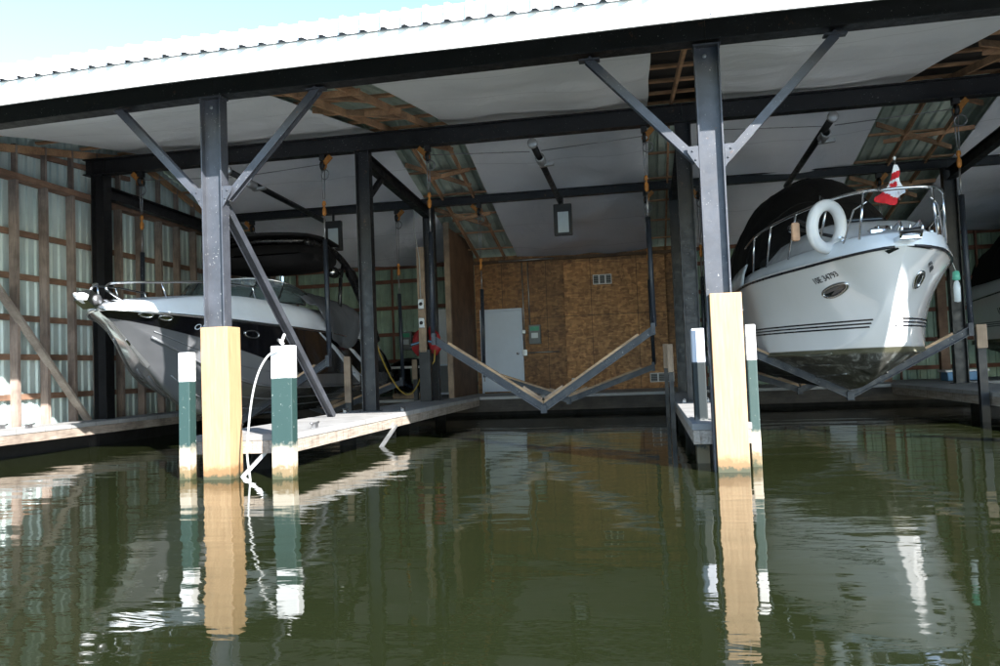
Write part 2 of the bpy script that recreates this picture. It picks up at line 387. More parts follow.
# eave: smooth fascia board and ribbed closing strip above it
xs = [XL-.15, -9, -7.4, -6, -4.7, -2.4, 0, 3, 6, XR+.15]
fx = [XL-.15]
while fx[-1] < XR: fx.append(fx[-1]+3.05)
for k_, a in enumerate(fx[:-1]):
    xs = [a+(3.05-.004)*q/6 for q in range(7)]; m = MB(); dy = .003*(k_ % 2)
    ring = [(-.012-dy, 4.155), (-.012-dy, 4.44), (.012, 4.44), (.012, 4.155), (-.012-dy, 4.155)]
    m.grid([[(x, YE+a_, z_+sag(x)+.004*math.sin(x*1.7)) for x in xs] for a_, z_ in ring], 'roof_white', False, True)
    fs = part(m, 'fascia')
    for x in (a+.05, a+1.05, a+2.05):
        m = MB(); m.lathe((x, YE-.0125-dy, 4.19+sag(x)), [(0, .008), (.010, .006), (.012, 0)], 'galv', (0,-1,0), 8); m.build('screw', fs)

m = MB(); pr = []
k = XL-.15
while k < XR:
    pr += [(k, 0), (k+.125, 0), (k+.15, .06), (k+.185, .06)]; k += .21
a = [(x, YE-.036-d, 4.405+sag(x)+.0*d) for x, d in pr]; b = [(x, YE-.022-d*.9, 4.575+sag(x)) for x, d in pr]
m.grid([a, b], 'roof_white', False, True); m.grid([b, [(x, YE+.16, 4.65+sag(x)) for x, d in pr]], 'roof_white', False, True)
m.grid([[(x, y+.01, z) for x, y, z in a], [(x, y+.01, z) for x, y, z in b]], 'steel_black', False)  # black backing paints the shade in the open rib ends
part(m, 'eave_strip')

# front beam: one rolled section per bay, butted at the posts
bx = [XL+.05] + POSTX + [XR-.05]
for i in range(len(bx)-1):
    x0, x1 = bx[i]+.002, bx[i+1]-.002
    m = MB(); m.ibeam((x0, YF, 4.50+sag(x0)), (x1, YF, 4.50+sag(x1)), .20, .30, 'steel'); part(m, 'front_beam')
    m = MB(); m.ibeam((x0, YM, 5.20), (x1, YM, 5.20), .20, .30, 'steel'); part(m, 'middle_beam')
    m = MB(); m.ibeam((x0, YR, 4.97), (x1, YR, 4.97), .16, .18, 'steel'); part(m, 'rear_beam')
# posts
def hpost(m, x, y, z0, z1, mat, w=.25, d=.16, t=.016):
    m.box(x-w/2, x-w/2+t, y-d/2, y+d/2, z0, z1, mat); m.box(x+w/2-t, x+w/2, y-d/2, y+d/2, z0, z1, mat)
    m.box(x-w/2+t, x+w/2-t, y-.008, y+.008, z0, z1, mat)
for i, x in enumerate(POSTX):
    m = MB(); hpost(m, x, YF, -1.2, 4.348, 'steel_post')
    m.box(x-.14, x+.14, YF-.09, YF+.09, 4.33, 4.347, 'steel_post')
    m.lathe((x-.02, YF-.009, 4.24), [(0, .012), (.022, .012), (.022, 0)], 'galv', (0,-1,0), 8)
    p = part(m, 'front_post')
    h = 1.70 if i == 0 else 1.78; wd = .165 if i == 0 else .155; xc = -4.755 if i == 0 else x+.055
    m = MB(); m.bbox(xc-wd, xc+wd, YF-.16, YF+.13, -1.0, h, 'sheath_ply', .008); m.build('sheath', p)
    for sx, z0, z1, dx0, dx1 in ((-1, 3.17, 4.34, .15, 1.22), (1, 3.17, 4.34, .15, 1.28)):
        m = MB(); m.ibeam((x+sx*dx0, YF+.02, z0), (x+sx*dx1, YF+.02, z1), .085, .10, 'steel_post', (0,1,0), .012, .012); part(m, 'knee_brace')
    for sx, dx in ((-1, 1.20), (1, 1.26)):
        m = MB(); m.box(x+sx*dx-.11, x+sx*dx+.11, YF-.05, YF+.06, 4.318, 4.334, 'steel_post'); m.build('brace_plate', p)
        m = MB(); m.prism([(x+sx*.128, YF-.075, 3.06), (x+sx*.128, YF-.075, 3.30), (x+sx*.24, YF-.075, 3.30), (x+sx*.24, YF-.075, 3.24)], (0, .012, 0), 'steel_post')
        gs = m.build('gusset', p)
        for bx_, bz in ((.16, 3.16), (.19, 3.25)):
            m = MB(); m.lathe((x+sx*bx_, YF-.076, bz), [(0, .010), (.010, .010), (.012, 0)], 'steel_post', (0,-1,0), 6); m.build('bolt', gs)
    for y, ztop in ((YM, 5.048), (YR, 4.878)):
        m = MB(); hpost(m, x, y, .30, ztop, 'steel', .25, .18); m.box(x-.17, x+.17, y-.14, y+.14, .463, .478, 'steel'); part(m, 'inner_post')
    # tie beam along the bay line, knee braces
    m = MB(); m.ibeam((x, YM+.11, 4.93), (x, YR-.11, 4.72), .16, .22, 'steel'); part(m, 'tie_beam')
    m = MB(); m.bar((x, YM+.12, 4.2), (x, YM+1.0, 4.80), .07, .10, 'steel'); part(m, 'tie_brace')
    # raking brace from the front post down to the dock
    if i == 0:
        m = MB(); m.ibeam((x+.05, YF+.12, 3.10), (-4.90, 12.0, .47), .10, .10, 'steel_post', (1,0,0), .012, .03); part(m, 'raking_brace')
# wall posts and wall beam at the left
for y in (YM+.05,):
    m = MB(); hpost(m, -10.02, y, .2, 5.34, 'steel_black', .26, .24); part(m, 'wall_post')
m = MB(); m.ibeam((-10.0, YM+.2, 4.75), (-10.0, YB-.1, 4.62), .16, .24, 'steel_black'); part(m, 'wall_beam')

# ceiling sheets under the rafters (front slope and back slope), sagging a little between battens
def sheet(x0, x1, y0, y1, nx=44, ny=56):
    m = MB(); P = []; W_ = [(random.uniform(.6, 4.5), random.uniform(-.5, .5)+1.45*random.choice((0, 1, 1)), random.uniform(0, 6.3)) for _ in range(14)]
    for j in range(ny+1):
        y = y0+(y1-y0)*j/ny; row = []
        for i in range(nx+1):
            x = x0+(x1-x0)*i/nx
            e = math.sin(math.pi*i/nx)*.045 + .018*math.sin(x*3.1+y*1.3) + (.02+min(1, 4*min(i, nx-i)/nx))*(sum(.022/k_*math.sin(k_*2.0*(x*math.cos(an)+y*math.sin(an))+ph) for k_, an, ph in W_) + .04)
            row.append((x+.007*math.sin(y*2.3+x0)*(i in (0, nx)), y, zr(y)+sag(x)*max(0, 1-(y-YE)/4)-e*.6-.012))
        P.append(row)
    m.grid(P, 'ceiling_sheet', True, True); P2 = [[(x, y, z+.006) for x, y, z in r] for r in P]; m.grid(P2, 'ceiling_sheet', True)
    return part(m, 'ceiling_sheet')
BAYS = [(-9.75, -4.88), (-3.40, .20), (1.02, 4.42), (6.35, 10.6), (12.0, 16.8)]
for a, b in BAYS:
    sheet(a, b, YF+.12, RIDGE-.02); sheet(a, b, RIDGE+.02, YB-.03)
# purlins and rafters that show in the gaps between the sheets
GAPS = [(-10.2, -9.75), (-4.88, -3.40), (.20, 1.02), (4.42, 6.35)]
for a, b in GAPS:
    y = YF+.45; 
    while y < YB-.3:
        if abs(y-RIDGE) > .2:
            t1 = .02*random.uniform(-1, 1)
            m = MB(); m.bar((a-.12, y+t1, zr(y)+.045), (b+.12, y-t1, zr(y)+.045), .085, .036, 'purlin_wood'); part(m, 'purlin')
        y += 1.12
    if b-a > .6:
        xm = (a+b)/2
        for xx in ((xm-.3, xm+.42) if b-a > 1 else (xm-.02,)):
            for y0, y1 in ((YF+.15, RIDGE-.03), (RIDGE+.03, YB-.05)):
                m = MB(); m.bar((xx, y0, zr(y0)-.055), (xx, y1, zr(y1)-.055), .04, .11, 'purlin_wood', (0,0,1)); part(m, 'rafter')
        if b-a > 1:
            for y0 in (9.6, 11.4, 14.6, 16.2, 18.4):
                m = MB(); m.bar((a+.05, y0, zr(y0)-.02), (b-.25, y0+1.0, zr(y0+1.0)-.10), .035, .09, 'purlin_wood'); part(m, 'roof_strut')
                m = MB(); m.bar((b-.1, y0+.2, zr(y0+.2)-.13), (a+.35, y0+.7, zr(y0+.7)-.03), .035, .08, 'purlin_wood'); part(m, 'roof_strut')

# left gable wall: ribbed sheet, girts and studs
def ribsheet_y(x, y0, y1, zf0, zf1, mat, pitch=.19, d=.028):
    m = MB(); pr = []; k = y0
    while k < y1:
        pr += [(k, 0), (k+.08, 0), (k+.105, d), (k+.155, d)]; k += pitch
    pr = [(min(y, y1), h) for y, h in pr]; pr.append((y1, 0))
    m.grid([[(x+h, y, zf0(y)) for y, h in pr], [(x+h, y, zf1(y)) for y, h in pr]], mat, False, True)
    m.grid([[(x+h-.01, y, zf0(y)) for y, h in pr], [(x+h-.01, y, zf1(y)) for y, h in pr]], mat, False)
    return m
XW = -10.34
part(ribsheet_y(XW-.10, 7.3, YB+.2, lambda y: -.1, lambda y: zr(y)+float(np.interp(y, [YE, YF, YM, RIDGE, YR, YB+.55], [.05, .15, .265, .295, .275, .135]))-.16*max(0, 1-(y-YE)/4), 'wall_sheet'), 'left_wall')
def zwall(y): return zr(y)+sag(-10.3)*max(0, 1-(y-YE)/4)
k = 11.68-.675*6
while k < YB:
    if not abs(k-(YM+.05)) < .12:
        m = MB(); m.box(XW-.005, XW+.14, k-.034, k+.034, .2, 4.575, 'stud_wood'); part(m, 'stud')
        m = MB(); m.box(XW-.005, XW+.09, k-.02+.05, k+.024+.05, 4.69, zwall(k)-.01, 'stud_wood'); part(m, 'stud')
    k += .675
for z in (.95, 1.62, 2.28, 2.98, 3.72):
    m = MB(); m.box(XW-.062, XW-.008, 7.35, YB, z-.05, z+.05, 'girt_wood'); part(m, 'girt')
m = MB(); m.bbox(XW-.06, XW+.16, 7.35, YB, 4.58, 4.685, 'girt_wood', .006); part(m, 'wall_plate')
m = MB(); m.bar((XW-.03, 9.4, 4.98), (XW-.03, 14.9, 5.32), .05, .09, 'girt_wood'); part(m, 'girt')
m = MB(); m.bar((XW+.06, YF, zwall(YF)-.06), (XW+.06, RIDGE-.05, zwall(RIDGE)-.06), .05, .13, 'purlin_wood'); part(m, 'gable_rafter')
m = MB(); m.bar((XW+.06, RIDGE+.05, zwall(RIDGE)-.06), (XW+.06, YB, zwall(YB)-.06), .05, .13, 'purlin_wood'); part(m, 'gable_rafter')
m = MB(); m.bar((XW+.19, 10.9, 3.02), (XW+.19, 13.25, .47), .05, .15, 'brace_wood', (1,0,0)); m.bar
part(m, 'wall_brace')
# right end wall (outside the view, added to close the building and darken it inside)
part(ribsheet_y(XR+.05, 7.6, YB+.2, lambda y: -.1, lambda y: zr(y)+.09, 'wall_sheet'), 'right_wall')

# back wall: ribbed green sheet with red girts either side of the boarded room
def ribsheet_x(y, x0, x1, z0, z1, mat, pitch=.23, d=.028):
    m = MB(); pr = []; k = x0
    while k < x1:
        pr += [(k, 0), (k+.13, 0), (k+.15, d), (k+.20, d)]; k += pitch
    pr = [(min(a, x1), h) for a, h in pr] + [(x1, 0)]
    m.grid([[(x, y-h, z0) for x, h in pr], [(x, y-h, z1) for x, h in pr]], mat, False)
    m.grid([[(x, y-h+.01, z0) for x, h in pr], [(x, y-h+.01, z1) for x, h in pr]], mat, False, True); return m
for x0, x1 in ((XL, -4.62), (1.0, XR)):
    part(ribsheet_x(YB+.16, x0, x1, -.1, zr(YB)+.08, 'wall_sheet_green'), 'back_wall')
    for z in (.75, 1.45, 2.2, 2.95, 3.7, 4.1):
        m = MB(); m.box(x0+.02, x1-.02, YB+.03, YB+.10, z-.05, z+.05, 'red_girt'); part(m, 'back_girt')
    k = x0+.5
    while k < x1:
        m = MB(); m.box(k-.022, k+.022, YB-.04, YB+.028, .46, 4.14, 'red_girt'); part(m, 'back_stud'); k += .95
m = MB(); m.box(-4.62, .98, YB, YB+.08, .462, zr(YB)+.03, 'osb'); osbw = part(m, 'board_wall')
m = MB(); m.box(-2.13, .55, YB-.14, YB-.003, .462, 3.98, 'osb_light'); m.box(-2.13, .55, YB-.143, YB-.139, 3.92, 3.98, 'osb'); m.build('board_panel', osbw)
m = MB(); m.box(-4.60, .95, YB-.10, YB-.003, 4.02, 4.10, 'plywood'); m.build('wall_batten', osbw)
m = MB(); m.box(-4.72, -4.63, 19.0, YB-.01, .462, 4.6, 'plywood'); m.box(-4.74, -4.61, 18.90, 18.995, .462, 4.72, 'stake_wood'); part(m, 'partition')
# door
m = MB(); DX0, DX1 = -4.44, -3.37
m.bbox(DX0, DX1, YB-.055, YB-.004, .50, 2.70, 'door_paint', .006); dr = part(m, 'door', 'grey white steel door')
m = MB(); m.box(DX0-.05, DX0-.003, YB-.075, YB-.003, .463, 2.70, 'door_paint'); m.box(DX1+.003, DX1+.05, YB-.075, YB-.003, .463, 2.70, 'door_paint'); m.box(DX0-.05, DX1+.05, YB-.075, YB-.003, 2.703, 2.76, 'door_paint'); m.build('door_frame', dr)
m = MB(); m.lathe((DX1-.10, YB-.055, 1.52), [(0, .075), (.03, .075), (.036, .05), (.018, .035), (.018, .0), (.04, .0)], 'stainless', (0,-1,0), 12); m.build('door_handle', dr)
for z in (.85, 1.6, 2.4):
    m = MB(); m.box(DX0+.0, DX0+.03, YB-.068, YB-.056, z-.06, z+.06, 'chain_steel'); m.build('hinge', dr)
# wall vents
for x, z, wv, hv, n in ((-1.10, 3.41, .50, .26, 3), (.35, .74, .62, .24, 3), (-1.90, .72, .24, .16, 1)):
    m = MB(); y = YB-.142; q = wv/n
    for i in range(n):
        a = x-wv/2+i*q
        m.box(a+.02, a+q-.02, y-.006, y-.001, z-hv/2+.02, z+hv/2-.02, 'black_plastic')
        for j in range(4): m.box(a+.025, a+q-.025, y-.016, y-.007, z-hv/2+.035+j*(hv-.05)/4, z-hv/2+.06+j*(hv-.05)/4, 'grey_box')
        for xa, xb in ((a, a+.02), (a+q-.02, a+q)): m.box(xa+.001, xb-.001, y-.02, y-.001, z-hv/2, z+hv/2, 'white_plastic')
        m.box(a+.021, a+q-.021, y-.02, y-.001, z+hv/2-.02, z+hv/2, 'white_plastic'); m.box(a+.021, a+q-.021, y-.02, y-.001, z-hv/2, z-hv/2+.02, 'white_plastic')
    m.build('wall_vent', osbw)

# ------------------------------------------------------------------ docks
DZ = .463
def dock(label, x0, x1, y0, y1, zb=.25, grp='docks between the slips', struts=(), edge='dock_edge'):
    t = thing('boat_dock', label, 'dock', ((x0+x1)/2, y0, 0), grp)
    m = MB(); m.bbox(x0, x1, y0+.0, y1, DZ-.07, DZ, 'dock_top', .008); m.build('deck', t)
    m = MB(); m.box(x0+.012, x0+.06, y0+.05, y1-.01, zb, DZ-.072, edge); m.box(x1-.06, x1-.012, y0+.05, y1-.01, zb, DZ-.072, edge); m.box(x0+.012, x1-.012, y0+.004, y0+.048, zb, DZ-.072, edge); m.build('edge_board', t)
    for yy in np.arange(y0+.7, y1-.3, 2.9):
        m = MB(); m.tube([((x0+x1)/2-.1, yy, -.9), ((x0+x1)/2-.1, yy, zb+.10)], .13, 'dock_dark', 12); m.build('footing', t)
    m = MB(); m.box(x0+.07, x1-.07, y0+.06, y1-.02, zb+.10, DZ-.075, 'dock_dark'); m.build('joists', t)
    if x0 < -9: m = MB(); m.box(x0+.1, x1-.42, y0+.1, y1-.03, -.5, zb+.09, 'dock_dark'); m.build('shade_skirt', t)  # dark block added to paint the shade below the wall dock
    if x0 < 5:
        for yy in (y0+.9, y0+4.6):
            for xx in (x0+.12, x1-.12):
                m = MB(); m.tube([(xx, yy-.12, DZ+.065), (xx, yy-.05, DZ+.055), (xx, yy+.05, DZ+.055), (xx, yy+.12, DZ+.065)], .014, 'chain_steel', 8); m.box(xx-.025, xx+.025, yy-.05, yy+.05, DZ-.002, DZ+.05, 'chain_steel'); m.build('cleat', t)
    for a, b in struts:
        m = MB(); m.bar(a, b, .05, .04, 'galv'); m.build('strut', t)
    return t
dock('sunlit finger dock beside the black and silver boat', -5.27, -4.0, 8.62, 18.99, struts=(((-3.98, 12.35, .28), (-4.05, 11.7, -.05)), ((-4.35, 8.7, .28), (-4.62, 8.5, -.05))))
dock('narrow finger dock in front of the white cruiser, beside the wide pale sheathed post', .42, 1.02, 8.62, 18.99)
dock('shadowed finger dock at the right edge, beyond the white cruiser', 5.22, 6.7, 9.5, 18.99)
dock('weathered dock along the ribbed left wall', XL+.12, -9.5, 6.6, 18.99, edge='fascia_wood')
t = thing('walkway', 'shaded walkway along the back wall in front of the door', 'walkway', (3.5, 20.4, 0))
m = MB(); m.bbox(XL+.1, XR, 19.0, YB+.1, DZ-.07, DZ-.001, 'dock_top', .008); m.build('deck', t)
m = MB(); m.box(XL+.12, XR-.02, 19.02, 19.07, .1, DZ-.073, 'dark_wood'); m.build('edge_board', t)
m = MB(); m.box(XL+.3, XR-.3, 19.4, YB+.05, -.8, .36, 'dock_dark'); m.build('footing', t)

# ------------------------------------------------------------------ guide piles
def pile(label, x, y, w, d, top, mat, lean=0):
    t = thing('guide_pile', label, 'pile', (x, y, 0), 'painted guide piles at the dock ends')
    m = MB(); m.bbox(x-w/2, x+w/2, y-d/2, y+d/2, -1.2, top, mat, .012)
    m.v = [(vx+lean*vz, vy, vz) for vx, vy, vz in m.v]; o = m.build('pile_body', t); return t
pile('slim green pile with white head, left of the thick sheathed post', -5.16, 8.38, .135, .14, 1.43, 'pile_paint', .012)
p2 = pile('broad green pile with white head and a white rope tied on top', -3.97, 8.34, .245, .14, 1.455, 'pile_paint', .015)
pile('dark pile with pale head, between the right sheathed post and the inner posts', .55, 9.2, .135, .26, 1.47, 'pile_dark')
pile('slimmest green pile, with white head in front of the white cruiser', 1.06, 8.75, .10, .12, 1.47, 'pile_paint')
# stakes with a bare wooden upper half
def stake(label, x, y, w=.09, top=1.42, z0=.46, split=.95):
    t = thing('guide_stake', label, 'stake', (x, y, z0), 'wooden guide stakes along the slips')
    m = MB(); m.box(x-w/2, x+w/2, y-.05, y+.05, z0, top-.04, 'steel_black'); m.build('stake_core', t)
    m = MB(); m.bbox(x-w*.62, x+w*.62, y-.085, y-.052, split, top, 'stake_wood', .004); m.build('rub_board', t)
stake('wooden stake on the sunlit dock beside the black boat hull', -5.45, 14.2, .10, 1.45, .2, .60)
stake('farther wooden stake on the dock, below the yellow cord', -5.40, 18.4, .10, 1.42, .2, .95)
stake('nearer dark stake with pale wooden top, right of the empty cradle', .375, 13.9, .075, 1.42, -.6, .95)
stake('farther thin stake right of the empty cradle, before the low wall vent', .36, 17.0, .075, 1.5, -.6, 1.0)
stake('black stake with grey wooden top at the right end of the cruiser cradle', 5.12, 13.75, .12, 1.52, -.6, 1.15)

# ------------------------------------------------------------------ boat lifts
def hanger(t, x, y, ztop, zend, side, rod_top, full=True):
    m = MB(); m.box(x-.05, x+.05, y-.05, y+.05, ztop-.10, ztop-.002, 'steel_black')
    m.lathe((x-.03, y, ztop-.19), [(0, 0), (.085, 0), (.085, .06), (0, .06)], 'steel_black', (1,0,0), 14); pl = m.build('pulley', t)
    m = MB(); m.bar((x+.04*side, y-.02, ztop-.15), (x+.16*side, y-.02, ztop-.03), .05, .085, 'orange_steel'); m.torus((x+.02*side, y-.02, ztop-.2), .05, .016, 'orange_steel', (0,1,0), 1, 12, 6); m.build('hook', t)
    m = MB(); m.torus((x+.05, y-.03, ztop-.36), .085, .010, 'chain_steel', (.35,1,0), 1, 18, 6); m.build('ring', t)
    m = MB(); m.tube([(x-.03, y, ztop-.2), (x-.015, y, rod_top+.30)], .008, 'chain_steel', 6); m.tube([(x+.03, y, ztop-.2), (x+.015, y, rod_top+.30)], .008, 'chain_steel', 6); m.build('cable', t)
    m = MB(); m.lathe((x, y, rod_top), [(0, .0), (.015, .0), (.036, .04), (.038, .12), (.018, .16), (.018, .19), (.038, .21), (.026, .27), (0, .28)], 'orange_steel', (0,0,1), 10); m.build('turnbuckle', t)
    m = MB(); m.tube([(x, y, rod_top+.02), (x, y, rod_top-.45)], .014, 'chain_steel', 8)
    m.tube([(x, y, rod_top-.42), (x+.02*side, y, zend)], .042, 'steel_blue', 10); m.build('hanger_rod', t)
def lift(label, cx, half, zv, zc, vx=None):
    t = thing('boat_lift', label, 'boat lift', (cx, YM, 0), 'overhead boat lifts of the three slips')
    vx = cx if vx is None else vx
    for y, zb, dz, rt in ((YM, 5.048, 0, 3.95), (YR, 4.878, -.06, 3.35)):
        zc_ = zc if y == YM else zv+.66
        b = MB()
        for sx in (-1, 1):
            a = Vector((cx+sx*half, y, zc_+dz)); v = Vector((vx, y, zv+dz))
            d = (v-a).normalized(); n = Vector((-d.z, 0, d.x)); n = n if n.z > 0 else -n
            b.bar(a, v+d*.01, .012, .105, 'steel_blue', n); 
            for off in (.056, -.056): b.bar(a+n*off, v+n*off+d*(.02 if off < 0 else -.0), .10, .010, 'steel_post', n)
        b.box(vx-.05, vx+.05, y-.057, y+.057, zv+dz-.085, zv+dz+.045, 'steel_blue')
        o = b.build('cradle_beam', t)
        m = MB()
        for sx in (-1, 1):
            a = Vector((cx+sx*half, y, zc_+dz)); v = Vector((vx, y, zv+dz)); d = (v-a).normalized(); n = Vector((-d.z, 0, d.x)); n = n if n.z > 0 else -n
            m.bar(a+n*.082+d*.25, v+n*.082-d*.05, .09, .038, 'bunk_wood', n)
            m.bar(v+n*.119-d*.48, v+n*.119-d*.10, .08, .034, 'stake_wood', n)
        m.build('bunk', o)
        for sx in (-1, 1):
            m = MB(); m.box(cx+sx*half-.035, cx+sx*half+.035, y-.06, y+.06, zc_+dz-.09, zc_+dz+.11, 'steel_blue'); m.build('end_bracket', t)
            hanger(t, cx+sx*half, y, zb, zc_+dz+.05, sx, rt)
    # lifting cable along the middle beam to the drive tube
    m = MB()
    for sx in (-1, 1): m.tube([(cx+sx*(half-.02), YM-.02, 4.88), (cx+sx*.1, YM+.25, 4.86)], .007, 'chain_steel', 6)
    m.build('lifting_cable', t)
    m = MB(); m.tube([(cx, YM-.12, 4.90), (cx, YR+.02, 4.76)], .058, 'steel', 12)
    m.lathe((cx, YM-.14, 4.90), [(0, 0), (.085, 0), (.085, .07), (.055, .07)], 'galv', (0,1,-.03), 14); m.build('drive_tube', t)
    m = MB(); m.lathe((cx+.03, YM+.55, 4.83), [(.062, 0), (.085, .01), (.085, .30), (.062, .31)], 'galv', (0,1,-.03), 14); m.bar((cx-.02, YM+.9, 4.76), (cx+.24, YM+.9, 4.78), .10, .05, 'galv'); m.build('drive_motor', t)
    return t
lift('occupied lift carrying the black and silver boat', -7.35, 1.80, .30, 1.36)
lift('empty lift hanging between the docks with its cradle in a v', -1.75, 1.86, .43, 1.66)
lift('occupied lift carrying the white cruiser', 3.06, 1.83, .50, 1.43, 3.10)

# floodlights under the rear beam
def flood(label, x, y, z):
    t = thing('flood_light', label, 'flood light', (x, y, z), 'flood lights on the rear beam')
    m = MB(); m.bbox(x-.20, x+.20, y-.02, y+.10, z-.36, z+.34, 'black_plastic', .02); m.bar((x, y+.04, z+.34), (x, y+.04, z+.52), .05, .03, 'black_plastic', (0,1,0)); m.build('housing', t)
    m = MB(); m.bbox(x-.11, x+.13, y-.035, y-.021, z-.30, z+.16, 'lamp_glass', .006); m.build('lens', t)
flood('flood light on the rear beam above the black and silver boat', -7.05, YR-.16, 4.36)
flood('flood light on the rear beam above the empty cradle', -1.70, YR-.16, 4.36)

# ------------------------------------------------------------------ things on the back wall and docks
def control_box(label, x, y, z):
    t = thing('control_box', label, 'control box', (x, y, z), 'lift control boxes')
    m = MB(); m.bbox(x-.16, x+.16, y-.14, y, z-.26, z+.26, 'grey_box', .012); m.build('case', t)
    m = MB(); m.box(x-.12, x+.12, y-.146, y-.141, z+.10, z+.21, 'green_label'); m.build('label_plate', t)
    m = MB(); m.box(x-.09, x+.09, y-.146, y-.141, z-.10, z+.04, 'lamp_glass'); m.build('display', t)
    return t
control_box('grey control box with green label, right of the door', -2.98, YB-.005, 2.02)
control_box('grey control box with green label on the green wall behind the black boat', -6.6, YB-.045, 2.0)
control_box('grey control box with green label, beside the cruiser under the bow rail', 5.5, YB-.045, 2.05)
m = MB()
for x in (-3.28, -3.12): m.tube([(x, YB-.03, 4.0), (x, YB-.03, 2.3 if x > -3.2 else 1.56)], .016, 'galv', 8)
m.tube([(-3.30, YB-.03, 1.53), (-2.35, YB-.03, 1.53)], .016, 'galv', 8); m.tube([(-3.9, YB-.115, 4.06), (-2.4, YB-.115, 4.06)], .016, 'galv', 8)
m.bbox(-3.35, -3.21, YB-.09, YB-.003, 1.45, 1.62, 'galv', .01); m.bbox(-3.33, -3.24, YB-.09, YB-.003, 2.05, 2.16, 'galv', .01)
tag(m.build('wall_conduit'), 'grey electrical conduit with junction boxes on the boarded wall beside the door', 'conduit')
# utility post board on the third post
t = thing('power_post', 'tall wooden board with two outlet boxes on a dark base, beside an inner post', 'power post', (-4.84, 17.3, .46))
m = MB(); m.bbox(-4.97, -4.80, 17.28, 17.34, 1.55, 3.90, 'stake_wood', .005); m.build('board', t)
m = MB(); m.box(-4.98, -4.73, 17.28, 17.45, .464, 1.60, 'steel_black'); m.build('base', t)
for z in (2.62, 2.20):
    m = MB(); m.bbox(-4.95, -4.82, 17.22, 17.278, z-.11, z+.11, 'galv', .01); m.lathe((-4.885, 17.218, z), [(0, .012), (.04, .012), (.04, 0)], 'black_plastic', (0,-1,0), 10); m.build('outlet', t)
m = MB(); m.tube([(-4.96, 17.25, 4.85), (-4.99, 17.25, 4.3), (-4.93, 17.25, 3.9), (-4.89, 17.25, 3.6), (-4.89, 17.25, 2.74)], .012, 'white_rope', 6); m.build('wire', t)
dg = thing('covered_dinghy', 'small dinghy with pale rim under a dark cover, behind the black boat', 'dinghy', (-6.0, 19.9, .46))
m = MB(); P = []
for i in range(15):
    q = i/14; wv = .55*(math.sin(math.pi*(.12+.80*q)))**.5; row = []
    for k in range(13):
        a = math.pi*k/12; row.append((-6.0-wv*math.cos(a), 19.35+1.5*q, 1.25-.70*math.sin(a)**.7))
    P.append(row)
m.grid(P, 'tower_black', True, True); m.build('hull', dg)
m = MB(); m.tube([P[i][0] for i in range(15)]+[P[14-i][12] for i in range(15)], .030, 'white_plastic', 8, True); m.build('rim', dg)
m = MB(); P2 = [[(x_, y_, 1.27+.22*math.sin(math.pi*k/12)*math.sin(math.pi*min(1, .2+i/14*.8))) for k, (x_, y_) in enumerate([(P[i][0][0]+(P[i][12][0]-P[i][0][0])*k/12, P[i][0][1]) for k in range(13)])] for i in range(15)]
m.grid(P2, 'lead_canvas', True); m.build('cover', dg)
for yy in (19.6, 20.5):
    m = MB(); m.box(-6.35, -5.65, yy-.05, yy+.05, .464, .60, 'stake_wood'); m.build('cradle_block', dg)
# red life vest, hung on the inner post behind the board
t = thing('life_vest', 'red life vest hanging on the inner post behind the wooden power board', 'life vest', (-4.9, 17.55, 1.7))
for sx in (-1, 1):
    m = MB(); P = []
    for j in range(15):
        v = j/14; z = 2.08-.56*v; wv = .15*(math.sin(math.pi*(.10+.80*v)))**.6*(1+.10*math.sin(v*11)); xc = -4.88+sx*(.15+.05*math.sin(v*3)); row = []
        for i in range(17):
            a = 2*math.pi*i/16; row.append((xc+wv*math.cos(a), 17.58+.075*math.sin(a)*(1+.25*math.sin(9*v+i)), z-.05*math.cos(a)*sx))
        P.append(row)
    m.grid(P, 'red_cloth', True); m.build('vest_panel', t)
    m = MB(); m.bar((-4.88+sx*.04, 17.49, 1.80), (-4.88+sx*.36, 17.49, 1.72), .012, .07, 'black_plastic', (0,0,1)); m.bar((-4.88+sx*.06, 17.482, 1.80), (-4.88+sx*.34, 17.482, 1.73), .008, .02, 'blue_tote', (0,0,1)); m.build('strap', t)
# white cabinet behind the post
t = thing('storage_cabinet', 'tall pale cabinet standing behind the power post', 'cabinet', (-5.0, 20.4, .46))
m = MB(); m.bbox(-5.55, -4.85, 20.6, 21.2, .50, 2.75, 'door_paint', .012); m.build('case', t)
m = MB(); m.box(-5.54, -4.86, 20.585, 20.597, 1.30, 2.74, 'white_plastic'); m.build('upper_door', t)
m = MB(); m.box(-5.54, -4.86, 20.585, 20.597, .56, 1.26, 'grey_box'); m.build('lower_door', t)
# yellow cord
m = MB(); pts = []
for i in range(25):
    u = i/24; a = Vector((-5.85, 17.0, 1.75)); b = Vector((-5.02, 17.6, 1.05)); p = a.lerp(b, u); p.z -= 1.05*math.sin(math.pi*min(1, u**.85)) * .75; p.y += .4*math.sin(math.pi*u); pts.append(p)
pts += [Vector((-4.85, 17.5, 1.15)), Vector((-4.68, 17.46, 1.35)), Vector((-4.66, 17.46, 1.6))]
m.tube(pts, .017, 'yellow_cord', 7); tag(m.build('yellow_cable'), 'yellow power cord sagging from the black boat to the power post', 'cord')
